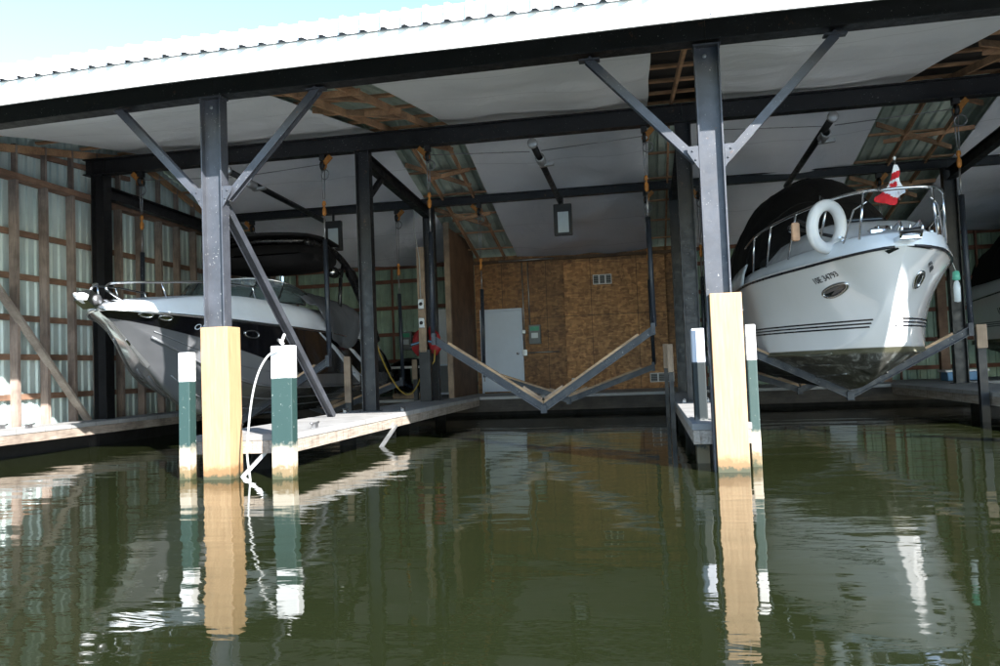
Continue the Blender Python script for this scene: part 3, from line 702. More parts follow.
# white rope on the broad pile
m = MB(); pts = [(-3.93, 8.30, 1.47), (-3.99, 8.30, 1.52), (-3.94, 8.25, 1.47), (-3.93, 8.33, 1.58)]
m.tube(pts, .018, 'white_rope', 7)
pts = [(-3.97, 8.24, 1.40), (-4.06, 8.22, 1.36), (-4.17, 8.20, 1.20), (-4.25, 8.19, .95), (-4.30, 8.18, .62), (-4.33, 8.18, .3), (-4.30, 8.18, .0), (-4.29, 8.18, -.2)]
f = [crv(range(len(pts)), [p[k] for p in pts]) for k in range(3)]
m.tube([[f[k](i*7/40) for k in range(3)] for i in range(41)], .012, 'white_rope', 7)
tag(m.build('mooring_rope'), 'white rope looping from the broad green pile down into the water', 'rope')
# tote and board at the back right
t = thing('storage_tote', 'blue and white tote on the walkway behind the cruiser', 'tote', (6.2, 19.6, .46))
m = MB(); m.bbox(6.55, 7.35, 19.5, 19.95, .47, .66, 'blue_tote', .02); m.build('tub', t)
m = MB(); m.bbox(6.50, 7.40, 19.46, 19.99, .662, .71, 'white_plastic', .01); m.build('lid', t)
t = thing('wall_panel', 'pale panel leaning on the back wall under the cruiser bow', 'panel', (4.6, 21, .46))
m = MB(); m.bar((4.65, 21.0, .47), (4.65, 21.6, 2.0), .62, .04, 'door_paint'); m.build('board', t)
for x, lab in ((5.6, 'wooden post at the back behind the bow rail of the cruiser'), (6.9, 'second wooden post at the back, right of the cruiser bow rail')):
    m = MB(); m.bbox(x-.10, x+.10, 20.6, 20.75, .46, 4.1, 'girt_wood', .006); tag(m.build('timber_post'), lab, 'post', 'timber posts at the back')

# ------------------------------------------------------------------ boats
class Hull:
    """u from keel (0) through chine (.42) to sheer (1); s from stem (0) to transom (1)"""
    def __init__(s, cx, y0, K, Sh, fx, fz, flare):
        s.cx, s.y0 = cx, y0
        sk = [k[0] for k in K]; s.ky = crv(sk, [k[1] for k in K]); s.kz = crv(sk, [k[2] for k in K])
        ss = [k[0] for k in Sh]; s.sx = crv(ss, [k[1] for k in Sh]); s.sy = crv(ss, [k[2] for k in Sh]); s.sz = crv(ss, [k[3] for k in Sh])
        s.fx = crv(*zip(*fx)); s.fz = crv(*zip(*fz)); s.fl = crv(*zip(*flare))
    def at(s, t, u, side=1):
        ky, kz, sx, sy, sz = s.ky(t), s.kz(t), s.sx(t), s.sy(t), s.sz(t); fx, fz = s.fx(t), s.fz(t)
        cx, cy, cz = sx*fx, ky+(sy-ky)*fz, kz+(sz-kz)*fz
        if u < .42:
            a = u/.42; x = cx*a; y = ky+(cy-ky)*a; z = kz+(cz-kz)*a - .0*math.sin(math.pi*a)
        else:
            a = (u-.42)/.58; b = math.sin(math.pi*a)*s.fl(t)
            x = cx+(sx-cx)*a - b; y = cy+(sy-cy)*a; z = cz+(sz-cz)*a
        return Vector((s.cx+side*x, s.y0+y, z))
    def nrm(s, t, u, side=1):
        e = 2e-3; t0, t1 = max(0, t-e), min(1, t+e); u0, u1 = max(0, u-e), min(1, u+e)
        n = (s.at(t1, u, side)-s.at(t0, u, side)).cross(s.at(t, u1, side)-s.at(t, u0, side)).normalized()
        return n if n.x*side > 0 or (abs(n.x) < 1e-6 and n.z < 0) else -n
    def mapper(s, t0, u0, side, off=.006, flip=1):
        """local metres (a along hull towards the stern*flip, b up) -> surface"""
        e = 4e-3; dt = (s.at(t0+e, u0, side)-s.at(t0-e, u0, side)).length/(2*e); du = (s.at(t0, min(1, u0+e), side)-s.at(t0, u0-e, side)).length/(e+min(1, u0+e)-u0)
        # keep 'up' vertical in z: walk u for height, slide t for level
        def f(a, b):
            t = t0+flip*a/dt; u = min(.995, max(.02, u0+b/du)); return s.at(t, u, side)+s.nrm(t, u, side)*off
        return f
    def t_of_z(s, t, z, side=1):
        lo, hi = 0.0, 1.0
        for _ in range(30):
            mid = (lo+hi)/2
            if s.at(t, mid, side).z < z: lo = mid
            else: hi = mid
        return (lo+hi)/2
    def skin(s, mat, nt=70, us=None):
        m = MB(); us = us or [i*.42/8 for i in range(8)]+[.42+.58*i/16 for i in range(17)]
        ts = [ (i/nt)**1.5 for i in range(nt+1)]
        for side in (-1, 1): m.grid([[s.at(t, u, side) for u in us] for t in ts], mat, True)
        tr = [s.at(1, u, -1) for u in us][::-1] + [s.at(1, u, 1) for u in us][1:]
        m.add(tr, [tuple(range(len(tr)))], mat); return m
    def strip(s, mat, t0, t1, ua, ub, off, side, n=40):
        m = MB(); P = []
        for i in range(n+1):
            t = t0+(t1-t0)*i/n; u0 = ua(t); u1 = ub(t)
            P.append([s.at(t, u, side)+s.nrm(t, u, side)*off for u in (u0, (u0+u1)/2, u1)])
        m.grid(P, mat, True); return m
    def tube_along(s, m, mat, r, t0, t1, uf, off, side, n=50, seg=8):
        m.tube([s.at(t, uf(t), side)+s.nrm(t, uf(t), side)*off for t in [t0+(t1-t0)*i/n for i in range(n+1)]], r, mat, seg)
def solid(mb, name, parent, th=.012, label=None):
    o = mb.build(name, parent, label); md = o.modifiers.new('thickness', 'SOLIDIFY'); md.thickness = th; md.offset = 0; return o
def hull_text(H, txt, size, t0, u0, side, flip, mat, name, parent, shear=0, ox=0):
    vs, fs = text_polys(txt, size, shear); f = H.mapper(t0, u0, side, .007, flip); wmax = max(v[0] for v in vs)
    m = MB(); m.add([f(x, y) for x, y in vs], fs, mat); o = m.build(name, parent)
    md = o.modifiers.new('thickness', 'SOLIDIFY'); md.thickness = .003; md.offset = 0; return o
def hull_ring(H, t0, u0, side, a, b, parent, name, lens='glass_dark', ring='stainless', slant=0, r=.012):
    f = H.mapper(t0, u0, side, .008); m = MB(); n = 28
    loop = [f(a*math.cos(2*math.pi*k/n)+slant*math.sin(2*math.pi*k/n)*b, b*math.sin(2*math.pi*k/n)) for k in range(n)]
    m.tube(loop, r, ring, 8, True); o = m.build(name, parent)
    m = MB(); c = f(0, 0); m.add([c]+loop, [(0, k+1, (k+1) % n+1) for k in range(n)], lens); q = m.build('pane', o); return o
def deck_grid(H, prof, nt=60, t1=1.0, vs=None):
    """prof(v, t) -> height above sheer, v in -1..1 across"""
    vs = vs or [-1, -.985, -.96, -.92, -.86, -.78, -.7, -.6, -.45, -.25, 0, .25, .45, .6, .7, .78, .86, .92, .96, .985, 1]
    P = []
    for i in range(nt+1):
        t = t1*(i/nt)**1.5; x, y, z = H.sx(t), H.sy(t), H.sz(t)
        P.append([(H.cx+x*v, H.y0+y, z+prof(abs(v), t)) for v in vs])
    return P
def sstep(a, b, x):
    q = min(1, max(0, (x-a)/(b-a))); return q*q*(3-2*q)

# ---- white cruiser
LW = 8.7
K = [(0,0,2.40),(.06,.42,1.98),(.12,.85,1.50),(.19,1.45,.98),(.26,2.05,.74),(.36,3.0,.645),(.5,4.3,.63),(1,8.5,.64)]
Sh = [(0,.0,-.02,2.43),(.02,.18,.03,2.43),(.05,.385,.14,2.42),(.09,.58,.38,2.41),(.14,.77,.78,2.405),(.2,.97,1.3,2.40),(.3,1.24,2.3,2.40),(.42,1.43,3.5,2.40),(.6,1.48,5.1,2.37),(1,1.45,8.5,2.2)]
HW = Hull(3.25, 10.85, K, Sh, [(0,.10),(.1,.16),(.2,.46),(.35,.78),(.6,.91),(1,.94)], [(0,.16),(.1,.12),(.2,.205),(.35,.32),(.6,.32),(1,.34)], [(0,0),(.06,.05),(.15,.10),(.25,.10),(.4,.06),(1,.01)])
B = thing('cabin_cruiser', 'white cabin cruiser with black canvas top and steel bow rail, raised on its lift', 'boat', (3.25, 14, 0))
hull = smoothed(HW.skin('hull_white').build('hull', B))
# strakes under water
m = MB()
for uu in (.16, .29):
    for sd in (-1, 1): HW.tube_along(m, 'hull_white', .016, .26, .98, lambda t: uu, .002, sd, 40, 6)
m.build('strake', hull)
m = MB()
for sd in (-1, 1): HW.tube_along(m, 'hull_white', .020, .22, .99, lambda t: .42, .002, sd, 50, 6)
m.build('chine_rail', hull)
for sd in (-1, 1):
    m = MB(); HW.tube_along(m, 'decal_black', .018, .012, .995, lambda t: .985, .006, sd, 70, 8); m.build('rub_rail', B)
def dprofW(v, t):
    g = .17*(1-sstep(.90, 1.0, v))*min(1, t*30)
    tr = .33*sstep(.10, .24, t)*(1-sstep(.55, .84, v)) + .10*(1-v*v)*sstep(.02, .1, t)
    return g + tr
m = MB(); m.grid(deck_grid(HW, dprofW, t1=.52), 'deck_gel', True, False); deckW = smoothed(m.build('deck', B))
# cabin trunk front edge detail: two hatches
m = MB(); m.bbox(3.0, 3.5, 12.55, 13.0, 3.02, 3.07, 'glass_dark', .02); m.build('hatch', deckW)
# cockpit sides aft (below the canvas)
for sd in (-1, 1):
    m = MB(); P = []
    for i in range(21):
        tt = .44+.56*i/20; a = HW.at(tt, 1, sd); P.append([a, a+V(-.03*sd,0,.18), a+V(-.09*sd,0,.34)])
    m.grid(P, 'deck_gel', True); solid(m, 'cockpit_coaming', B, .02)
# hull stripes: three thin lines each side
for sd in (-1, 1):
    for k in range(3):
        zz = (lambda k: (lambda t: HW.t_of_z(t, 1.60+.035*sstep(.1,.5,t)-.0+k*-.045)))(k); 
        zt = (lambda k: (lambda t: HW.t_of_z(t, 1.622+.035*sstep(.1,.5,t)+k*-.045)))(k)
        t0 = .128+.005*k if sd < 0 else .118+.004*k
        HW.strip('decal_black', t0, .985, zz, zt, .004, sd, 50).build('hull_stripe', B)
# port lights
hull_ring(HW, .165, HW.t_of_z(.165, 2.03), -1, .26, .07, B, 'porthole', r=.022)
hull_ring(HW, .105, HW.t_of_z(.105, 2.08), 1, .15, .085, B, 'porthole', r=.022)
hull_ring(HW, .55, HW.t_of_z(.55, 2.02), -1, .33, .085, B, 'porthole', r=.022)
hull_text(HW, '10E 34793', .13, .195, HW.t_of_z(.195, 2.14), -1, -1, 'decal_black', 'registration_number', B)
hull_text(HW, '10E 34793', .075, .085, HW.t_of_z(.085, 2.25), 1, 1, 'decal_black', 'registration_number', B)
# bow fittings: roller, cleats, windlass, stem plate
m = MB(); m.bbox(3.13, 3.37, 10.62, 11.15, 2.47, 2.53, 'stainless', .012)
m.tube([(3.14, 10.62, 2.5), (3.14, 10.55, 2.60), (3.14, 10.62, 2.68), (3.14, 10.9, 2.64)], .016, 'stainless'); m.tube([(3.36, 10.62, 2.5), (3.36, 10.55, 2.60), (3.36, 10.62, 2.68), (3.36, 10.9, 2.64)], .016, 'stainless')
m.lathe((3.13, 10.60, 2.57), [(0,0),(.045,0),(.03,.12),(.045,.24),(0,.24)], 'black_plastic', (1,0,0), 10); m.build('anchor_roller', B)
m = MB(); c0 = HW.at(.03, .86, -1); 
P = [[HW.at(t, u, -1)+HW.nrm(t, u, -1)*.006 for u in (.80, .86, .91)] for t in (.010, .016, .022, .030)]
m.grid(P, 'glass_dark', True)
P = [[HW.at(t, u, 1)+HW.nrm(t, u, 1)*.006 for u in (.945-.05*(1-k/6), .955, .965)] for k, t in enumerate((.002, .012, .02, .028, .036, .044, .052))]
m.grid(P, 'stainless', True)
m.build('stem_plate', B)
m = MB(); m.lathe((3.25, 11.75, 2.66), [(.0,.16),(.09,.15),(.11,.10),(.10,.0)], 'stainless', (0,0,1), 16); m.torus((3.30, 11.6, 2.80), .13, .014, 'stainless', (.6,1,0), 1, 20, 6, (-.02,.52)); m.torus((3.42, 11.55, 2.78), .11, .012, 'stainless', (.2,1,0), 1, 20, 6, (-.02,.52)); m.bbox(3.05, 3.2, 11.5, 11.7, 2.64, 2.76, 'stainless', .02); m.build('windlass', B)
for x, y in ((2.72, 11.55), (3.80, 11.55)):
    m = MB(); m.bar((x-.05, y-.1, 2.66), (x+.05, y+.1, 2.66), .03, .03, 'stainless'); m.box(x-.02, x+.02, y-.03, y+.03, 2.58, 2.65, 'stainless'); m.build('cleat', B)
m = MB(); m.lathe((2.62, 12.1, 2.63), [(0,.05),(.05,.03),(.06,0)], 'glass_dark', (0,0,1), 12); m.build('deck_vent', B)
# bow rail
def railpt(H, t, sd, inb, h, zoff=.17): 
    x, y, z = H.sx(t), H.sy(t), H.sz(t); return Vector((H.cx+sd*max(.0, x*inb), H.y0+y, z+zoff+h))
ts = [.03, .05, .08, .12, .17, .23, .30, .38, .46]
hr = crv([.0, .05, .12, .3, .46], [.50, .55, .58, .56, .46])
left = [railpt(HW, t, -1, .93, hr(t)) for t in ts]; right = [railpt(HW, t, 1, .93, hr(t)) for t in ts]
front = [V(3.25+.30*math.sin(a), 10.80-.10*math.cos(a), 3.09) for a in (-1.0, -.5, 0, .5, 1.0)]
allp = left[::-1]+front+right
f = [crv(range(len(allp)), [p[k] for p in allp]) for k in range(3)]; L = len(allp)-1
m = MB(); m.tube([[f[k](L*i/120) for k in range(3)] for i in range(121)], .020, 'stainless', 10); rail = m.build('bow_rail', B)
for sd in (-1, 1):
    for t, dt in ((.055, .012), (.13, .03), (.215, .03), (.30, .028), (.38, .02)):
        m = MB(); m.tube([railpt(HW, t+dt, sd, .93, -.02), railpt(HW, t, sd, .93, hr(t))], .016, 'stainless', 8); m.build('stanchion', rail)
    m = MB(); m.tube([railpt(HW, .10, sd, .93, -.02), railpt(HW, .075, sd, .93, .36), railpt(HW, .05, sd, .93, .42)], .011, 'stainless', 8); m.build('stanchion', rail)
# black canvas over the cockpit
m = MB(); P = []; n = 30
cy0, cy1 = 14.35, 19.2
top = crv([0, .10, .26, .42, .6, 1], [3.02, 3.45, 4.18, 4.42, 4.36, 3.75]); hw = crv([0, .08, .2, .5, 1], [1.18, 1.27, 1.34, 1.42, 1.36])
for i in range(37):
    q = i/36; y = cy0+(cy1-cy0)*q; row = []; zb = 2.66-.10*q
    for k in range(n+1):
        a = math.pi*k/n; ca, sa = math.cos(a), math.sin(a)
        x = -math.copysign(abs(ca)**1.0, ca)*hw(q); z = zb+(top(q)-zb)*abs(sa)**1.15
        wr = .022*math.sin(a*9+q*15)*sa + .018*math.sin(q*31+a*3)*sa + .03*abs(math.sin(a*3.2+q*7))*sa - .05*math.sin(q*math.pi*4)**2*sa*.6
        row.append((3.25+x*(1+wr*.6), y-.55*(1-abs(ca)**2)*(1-q)*.5+.35*(1-abs(sa))*0, z+wr))
    P.append(row)
m.grid(P, 'canvas_black', True); m.add(P[0], [tuple(range(n+1))], 'canvas_black'); m.add(P[-1], [tuple(range(n+1))[::-1]], 'canvas_black'); canv = m.build('canvas_top', B)
m = MB()
for q in (6, 15, 24):
    m.tube([Vector(p)+V(0,0,.012) for p in P[q]], .014, 'canvas_black', 6)
m.build('canvas_seam', canv)

# a second white cruiser at the right edge: a copy sitting farther back
B2 = copy_tree(B, (3.25+6.1, 16.9, .12))
B2['label'] = 'white boat in the dark slip at the right edge of the picture'; B['group'] = B2['group'] = 'white boats on lifts'
# life ring on the rail
CARRIED = ()
t = thing('life_ring', 'white life ring tied to the bow rail of the cruiser', 'life ring', (2.3, 11.6, 2.9))
RC = V(2.53, 11.52, 2.82)
m = MB(); m.torus(RC, .275, .075, 'white_plastic', (-.62, .8, .12), .95, 40, 14); m.build('ring_body', t)
m = MB(); m.tube([RC+V(-.36,-.06,.10), RC+V(-.22,-.12,.02), RC+V(-.12,-.07,-.02), RC+V(-.2,.07,.0), RC+V(-.36,.05,.1)], .014, 'black_plastic', 6, True)
m.tube([RC+V(.0,.1,.38), RC+V(-.08,-.08,.39), RC+V(-.05,.05,.22)], .012, 'black_plastic', 6); m.build('lashing', t)
m = MB(); m.bbox(RC.x-.43, RC.x-.33, RC.y-.04, RC.y+.06, RC.z-.16, RC.z+.08, 'skin_foam', .03); m.build('foam_float', t); CARRIED += (t,)
# boat hook clamp beside the ring
m = MB(); m.tube([(2.25, 12.3, 2.95), (2.72, 11.65, 2.68)], .022, 'black_plastic', 8); m.lathe((2.22, 12.3, 2.93), [(0,0),(.06,.02),(.06,.12),(0,.14)], 'stainless', (.3,-.6,.1), 10)
o_ = m.build('boat_hook'); CARRIED += (o_,); tag(o_, 'short black boat hook lying on the cruiser foredeck behind the life ring', 'boat hook')
# flag
FX, FY, FZ = 3.16, 10.98, 3.02
t = thing('canada_flag', 'red and white maple leaf flag draped from a short staff on the bow rail', 'flag', (FX, FY, FZ))
m = MB(); m.tube([(FX+.10, FY, FZ-.02), (FX+.07, FY, FZ+.47)], .010, 'chain_steel', 8); m.lathe((FX+.07, FY, FZ+.47), [(0,.05),(.018,.03),(.012,0)], 'white_plastic', (0,0,1), 10); m.build('staff', t)
outl = [(.52,.065,.12),(.47,.05,.135),(.40,.035,.14),(.33,.025,.125),(.30,.015,.12),(.22,-.02,.15),(.14,-.09,.19),(.08,-.155,.20),(.04,-.23,.13),(-.01,-.245,.10),(-.07,-.10,.09),(-.10,-.03,.05)]
zz = [o_[0] for o_ in outl][::-1]; xl = crv(zz, [o_[1] for o_ in outl][::-1]); xr = crv(zz, [o_[2] for o_ in outl][::-1])
def fsurf(x, z, off=0):
    x, z = x*.78, z*.78; return V(FX+x, FY-.02+.022*math.sin(26*x+9*z)+.012*math.sin(40*x-20*z)-off, FZ+z)
P = []; m = MB(); NZ = 44
zs = [-.10+.62*i/NZ for i in range(NZ+1)]
def fmat(z, k, nk):
    zz_ = z + .10*(k/nk-.5)*(1 if z < .2 else -.4)
    return 'flag_red' if (zz_ < .055 or .30 < zz_ < .415) else 'flag_white'
for i in range(NZ):
    a, b = zs[i], zs[i+1]; nk = 12
    for k in range(nk):
        q = []
        for z, kk in ((a, k), (a, k+1), (b, k+1), (b, k)):
            q.append(fsurf(xl(z)+(xr(z)-xl(z))*kk/nk, z))
        m.add(q, [(0,1,2,3)], fmat((a+b)/2, k, nk), True)
fl = smoothed(m.build('cloth', t)); md = fl.modifiers.new('thickness', 'SOLIDIFY'); md.thickness = .004
half = [(0,1),(.12,.74),(.30,.82),(.24,.42),(.46,.62),(.52,.48),(.82,.52),(.72,.30),(.86,.20),(.46,-.14),(.50,-.30),(.06,-.24),(.06,-.62),(0,-.62)]
leaf = half + [(-x, y) for x, y in half[::-1][1:-1]]
ca, sa = math.cos(.9), math.sin(.9); m = MB()
lp = [fsurf(.055+(x*ca-y*sa)*.085, .185+(x*sa+y*ca)*.085, .012) for x, y in leaf]; c0 = fsurf(.055, .185, .012)
m.add([c0]+lp, [(0, i+1, (i+1) % len(lp)+1) for i in range(len(lp))], 'flag_red'); m.build('maple_leaf', t); CARRIED += (t,)
# bottle fender hanging at the bow
t = thing('bottle_float', 'clear bottle with green cap hanging at the far side of the cruiser bow', 'bottle', (4.42, 12.6, 2.0))
m = MB(); m.lathe((4.40, 12.6, 1.83), [(0,0),(.042,.01),(.045,.2),(.035,.27),(.02,.30)], 'lamp_glass', (0,0,1), 14); m.build('bottle', t)
m = MB(); m.lathe((4.40, 12.6, 2.13), [(.035,0),(.052,.02),(.042,.12),(0,.14)], 'fender_green', (0,0,1), 14); m.tube([(4.40,12.6,2.26),(4.34,12.6,2.45)], .006, 'white_rope', 6); m.build('cap', t); CARRIED += (t,)

# ---- black and silver boat
K = [(0,0,2.10),(.03,.22,1.98),(.08,.62,1.66),(.15,1.2,1.20),(.23,1.85,.76),(.31,2.6,.50),(.42,3.7,.41),(1,9.0,.40)]
Sh = [(0,0,-.03,2.13),(.03,.22,.10,2.12),(.07,.46,.36,2.10),(.13,.74,.85,2.08),(.2,.98,1.5,2.05),(.3,1.18,2.5,2.01),(.42,1.30,3.7,1.98),(.6,1.34,5.4,1.93),(.75,1.33,6.7,1.83),(.88,1.30,7.9,1.66),(.95,1.27,8.5,1.35),(1,1.24,9.0,.95)]
HB = Hull(-7.30, 9.80, K, Sh, [(0,.30),(.1,.5),(.2,.68),(.35,.85),(.6,.93),(1,.95)], [(0,.5),(.1,.42),(.2,.37),(.35,.33),(.6,.33),(.85,.42),(1,.5)], [(0,0),(.1,.03),(.3,.02),(1,.0)])
D = thing('bowrider_boat', 'black and silver motor boat with black wakeboard tower, raised on its lift', 'boat', (-7.3, 14, 0))
hb = smoothed(HB.skin('hull_two_tone').build('hull', D))
m = MB()
for uu in (.14, .27):
    for sd in (-1, 1): HB.tube_along(m, 'hull_two_tone', .014, .17, .98, lambda t: uu, .002, sd, 40, 6)
m.build('strake', hb)
m = MB()
for uu, r in ((.42, .022), (.56, .010)):
    for sd in (-1, 1): HB.tube_along(m, 'hull_two_tone', r, .10, .7 if uu > .5 else .99, lambda t: uu, .002, sd, 50, 6)
m.build('chine_rail', hb)
for sd in (-1, 1):
    m = MB(); HB.tube_along(m, 'stainless', .020, .0, .995, lambda t: .985, .008, sd, 70, 8); m.build('rub_rail', D)
def dprofB(v, t):
    hgt = .31*sstep(.0, .30, t)*(1-.35*sstep(.62, .80, t))*(1-.5*sstep(.8, 1, t))
    return hgt*(1-sstep(.84, 1.0, v)) + .10*min(1, t*14)*(1-sstep(.93, 1, v)) + .05*(1-v*v)
m = MB(); m.grid(deck_grid(HB, dprofB), 'deck_gel', True); deckB = smoothed(m.build('deck', D))
# windscreen
m = MB(); P = []; fr = []; n = 28
for k in range(n+1):
    a = math.pi*(k/n); ca, sa = math.cos(a), math.sin(a)
    x = -math.copysign(abs(ca)**.6, ca)*1.16; y = 13.9 - 1.15*abs(sa)**.8 + 0
    P.append([V(-7.3+x, y, 2.42+.0*sa), V(-7.3+x*.96, y+.18+.30*sa, 2.42+.23+.24*sa)])
for i in range(1, 12):
    y = 13.9+.13*i; h = .47-.25*abs(.0)+0
m.grid(P, 'windscreen', True); ws = solid(m, 'windscreen', D, .008)
m = MB(); m.tube([p[1] for p in P], .020, 'stainless', 8); m.tube([p[0] for p in P], .016, 'tower_black', 8)
for k in (0, 6, 11, 17, 22, 28): m.tube(P[k], .016, 'tower_black', 8)
m.build('screen_frame', ws)
# side glass aft of the screen
m = MB()
# grey mooring cover over the cockpit, hanging down the side
m = MB(); P = []
for i in range(25):
    q = i/24; y = 13.75+2.5*q; row = []
    drop = crv([0, .15, .4, .65, .85, 1], [.0, .36, .68, .78, .66, .30])(q)
    crown = crv([0, .2, .6, 1], [.60, .66, .62, .40])(q)
    for k in range(31):
        v = -1+2*k/30; av = abs(v); t = .44+.30*q
        bx_ = 1.36+.05*math.sin(q*9)
        if av < .72: x = v/.72*bx_*.93; z = 2.40+crown*(1-(av/.72)**3)*.55+.08
        else:
            d = (av-.72)/.28; x = math.copysign(bx_*.93+(bx_*.09)*min(1, d*3)+.03*math.sin(q*22+d*4)*d, v); z = 2.48-.05-drop*d
        row.append(V(-7.3+x, y+.35*max(0, (av-.72)/.28)*(.6-q), z+.012*math.sin(q*33+v*7)))
    P.append(row)
m.grid(P, 'cover_grey', True); solid(m, 'cockpit_cover', D, .01)
# wakeboard tower and top
m = MB()
for sd in (-1, 1):
    a = [(-7.3+sd*1.26, 17.45, 1.86), (-7.3+sd*1.25, 17.0, 2.45), (-7.3+sd*1.20, 16.4, 3.10), (-7.3+sd*1.12, 15.9, 3.50), (-7.3+sd*1.0, 15.4, 3.70), (-7.3+sd*1.0, 14.4, 3.68)]
    f = [crv(range(6), [p[k] for p in a]) for k in range(3)]
    pts = [[f[k](i*5/40) for k in range(3)] for i in range(41)]
    m.tube(pts, [.11]*20+[.07]*21, 'tower_black', 10)
    m.tube([(-7.3+sd*1.2, 15.5, 2.5), (-7.3+sd*1.12, 15.8, 3.1), (-7.3+sd*1.1, 16.0, 3.42)], .04, 'tower_black', 8)
for y in (15.6, 15.0, 14.45): m.tube([(-8.3, y, 3.71), (-7.3, y, 3.76), (-6.3, y, 3.71)], .045, 'tower_black', 10)
tw = m.build('wakeboard_tower', D)
m = MB(); P = [[(-7.3+x*1.12*(1-.12*abs(q-.5)), 14.3+q*1.65, 3.80+.07*(1-x*x)+.03*math.sin(q*3.1)) for x in np.linspace(-1, 1, 13)] for q in np.linspace(0, 1, 15)]
m.grid(P, 'lead_canvas', True); solid(m, 'bimini_top', tw, .05)
m = MB(); P = []
for i in range(13):
    q = i/12; y = 14.35+1.55*q; e = math.sin(math.pi*min(1, max(0, q)))**.35 if 0 < q < 1 else .05; row = []
    for k in range(25):
        a = 2*math.pi*k/24; ca, sa = math.cos(a), math.sin(a)
        row.append((-7.3+1.14*math.copysign(abs(ca)**.5, ca)*(.8+.2*e), y, 3.47+.30*e*math.copysign(abs(sa)**.7, sa)))
    P.append(row)
m.grid(P, 'lead_canvas', True); m.build('storage_boot', tw)
for x in (-6.35, -8.25):
    m = MB(); m.lathe((x, 15.85, 3.25), [(0,-.16),(.10,-.14),(.12,0),(.10,.14),(0,.16)], 'tower_black', (0,1,0), 16); m.lathe((x, 15.68, 3.25), [(0,.0),(.09,.0),(.09,.02)], 'stainless', (0,1,0), 16); m.build('tower_speaker', tw)
for z in (2.95, 2.75, 2.5):
    m = MB(); yy = 16.42+(3.0-z)*.80; m.bar((-6.02, yy, z), (-6.02, yy+.08, z-.14), .05, .03, 'stainless'); m.build('board_rack', tw)
# bow rail, anchor, lights, cleats
m = MB(); ts = [.015, .03, .05, .09, .15, .22, .30]
hr2 = crv([0, .05, .3], [.26, .30, .26]); zz2 = lambda t: .08+.31*sstep(0, .30, t)*.85
for sd in (-1, 1):
    pts = [Vector((-7.3+sd*HB.sx(t)*.84, 9.8+HB.sy(t)+.05, HB.sz(t)+zz2(t)+hr2(t))) for t in ts]
    st = Vector((-7.3+sd*.20, 10.05, 2.24)); fr_ = Vector((-7.3+sd*.12, 9.78, 2.40)); 
    al = [st, fr_]+pts; f = [crv(range(len(al)), [p[k] for p in al]) for k in range(3)]
    m.tube([[f[k]((len(al)-1)*i/60) for k in range(3)] for i in range(61)], .017, 'stainless', 8)
rb = m.build('bow_rail', D)
for sd in (-1, 1):
    for t in (.10, .19, .29):
        m = MB(); b = Vector((-7.3+sd*HB.sx(t)*.84, 9.8+HB.sy(t)+.05, HB.sz(t)+zz2(t)+hr2(t))); a = Vector((-7.3+sd*HB.sx(t+.012)*.82, 9.8+HB.sy(t+.012)+.05, HB.sz(t)+dprofB(.82, t)-.02)); m.tube([a, b], .013, 'stainless', 8); m.build('stanchion', rb)
m = MB(); m.bbox(-7.40, -7.20, 9.55, 10.25, 2.16, 2.26, 'stainless', .03); m.lathe((-7.42, 9.62, 2.24), [(0,0),(.07,0),(.05,.12),(.07,.24),(0,.24)], 'chain_steel', (1,0,0), 12)
m.prism([(-7.40, 9.70, 2.30),(-7.40, 9.50, 2.36),(-7.40, 9.42, 2.22),(-7.40, 9.60, 2.12),(-7.40, 9.72, 2.16)], (.2,0,0), 'stainless'); m.build('anchor_roller', D)
m = MB(); P = []
for i in range(9):
    q = i/8; cx_, cy2, cz_ = -7.3, 9.58-.24*q, 2.19+.07*math.sin(q*1.9); wv = .03+.07*math.sin(math.pi*min(1, .15+q*.75)); hv = .025+.035*math.sin(math.pi*min(1, .2+q*.7))
    if i == 8: wv = hv = .012
    P.append([V(cx_+wv*math.cos(2*math.pi*k/14), cy2, cz_+hv*math.sin(2*math.pi*k/14)+.05*abs(math.cos(2*math.pi*k/14))*q) for k in range(15)])
m.grid(P, 'white_plastic', True); m.build('anchor_fluke', D)
m = MB()
for sd in (-1, 1):
    P = [[HB.at(t, u, sd)+HB.nrm(t, u, sd)*.006 for u in (.0, .03, .06)] for t in np.linspace(.02, .13, 10)]
    m.grid(P, 'galv', True)
m.build('stem_guard', D)
for t in (.074, .105):
    m = MB(); f = HB.mapper(t, .90, 1, .01); n = 20; lp = [f(.10*math.cos(2*math.pi*k/n), .045*math.sin(2*math.pi*k/n)) for k in range(n)]; c0 = f(0, 0)+HB.nrm(t, .9, 1)*.02
    m.add([c0]+lp, [(0, k+1, (k+1) % n+1) for k in range(n)], 'stainless', True); m.tube(lp, .012, 'stainless', 6, True); m.build('docking_light', D)
hull_ring(HB, .272, HB.t_of_z(.272, 1.82), 1, .17, .058, D, 'porthole', lens='black_gel', r=.016)
hull_ring(HB, .075, HB.t_of_z(.075, 1.55), 1, .06, .03, D, 'tow_eye', r=.014)
hull_text(HB, 'ON 25 3514', .14, .156, HB.t_of_z(.156, 1.88), 1, 1, 'decal_white', 'registration_number', D, .2)
m = MB(); m.bar((-6.55, 11.72, 2.60), (-6.45, 11.95, 2.60), .03, .025, 'chain_steel'); m.build('cleat', D)
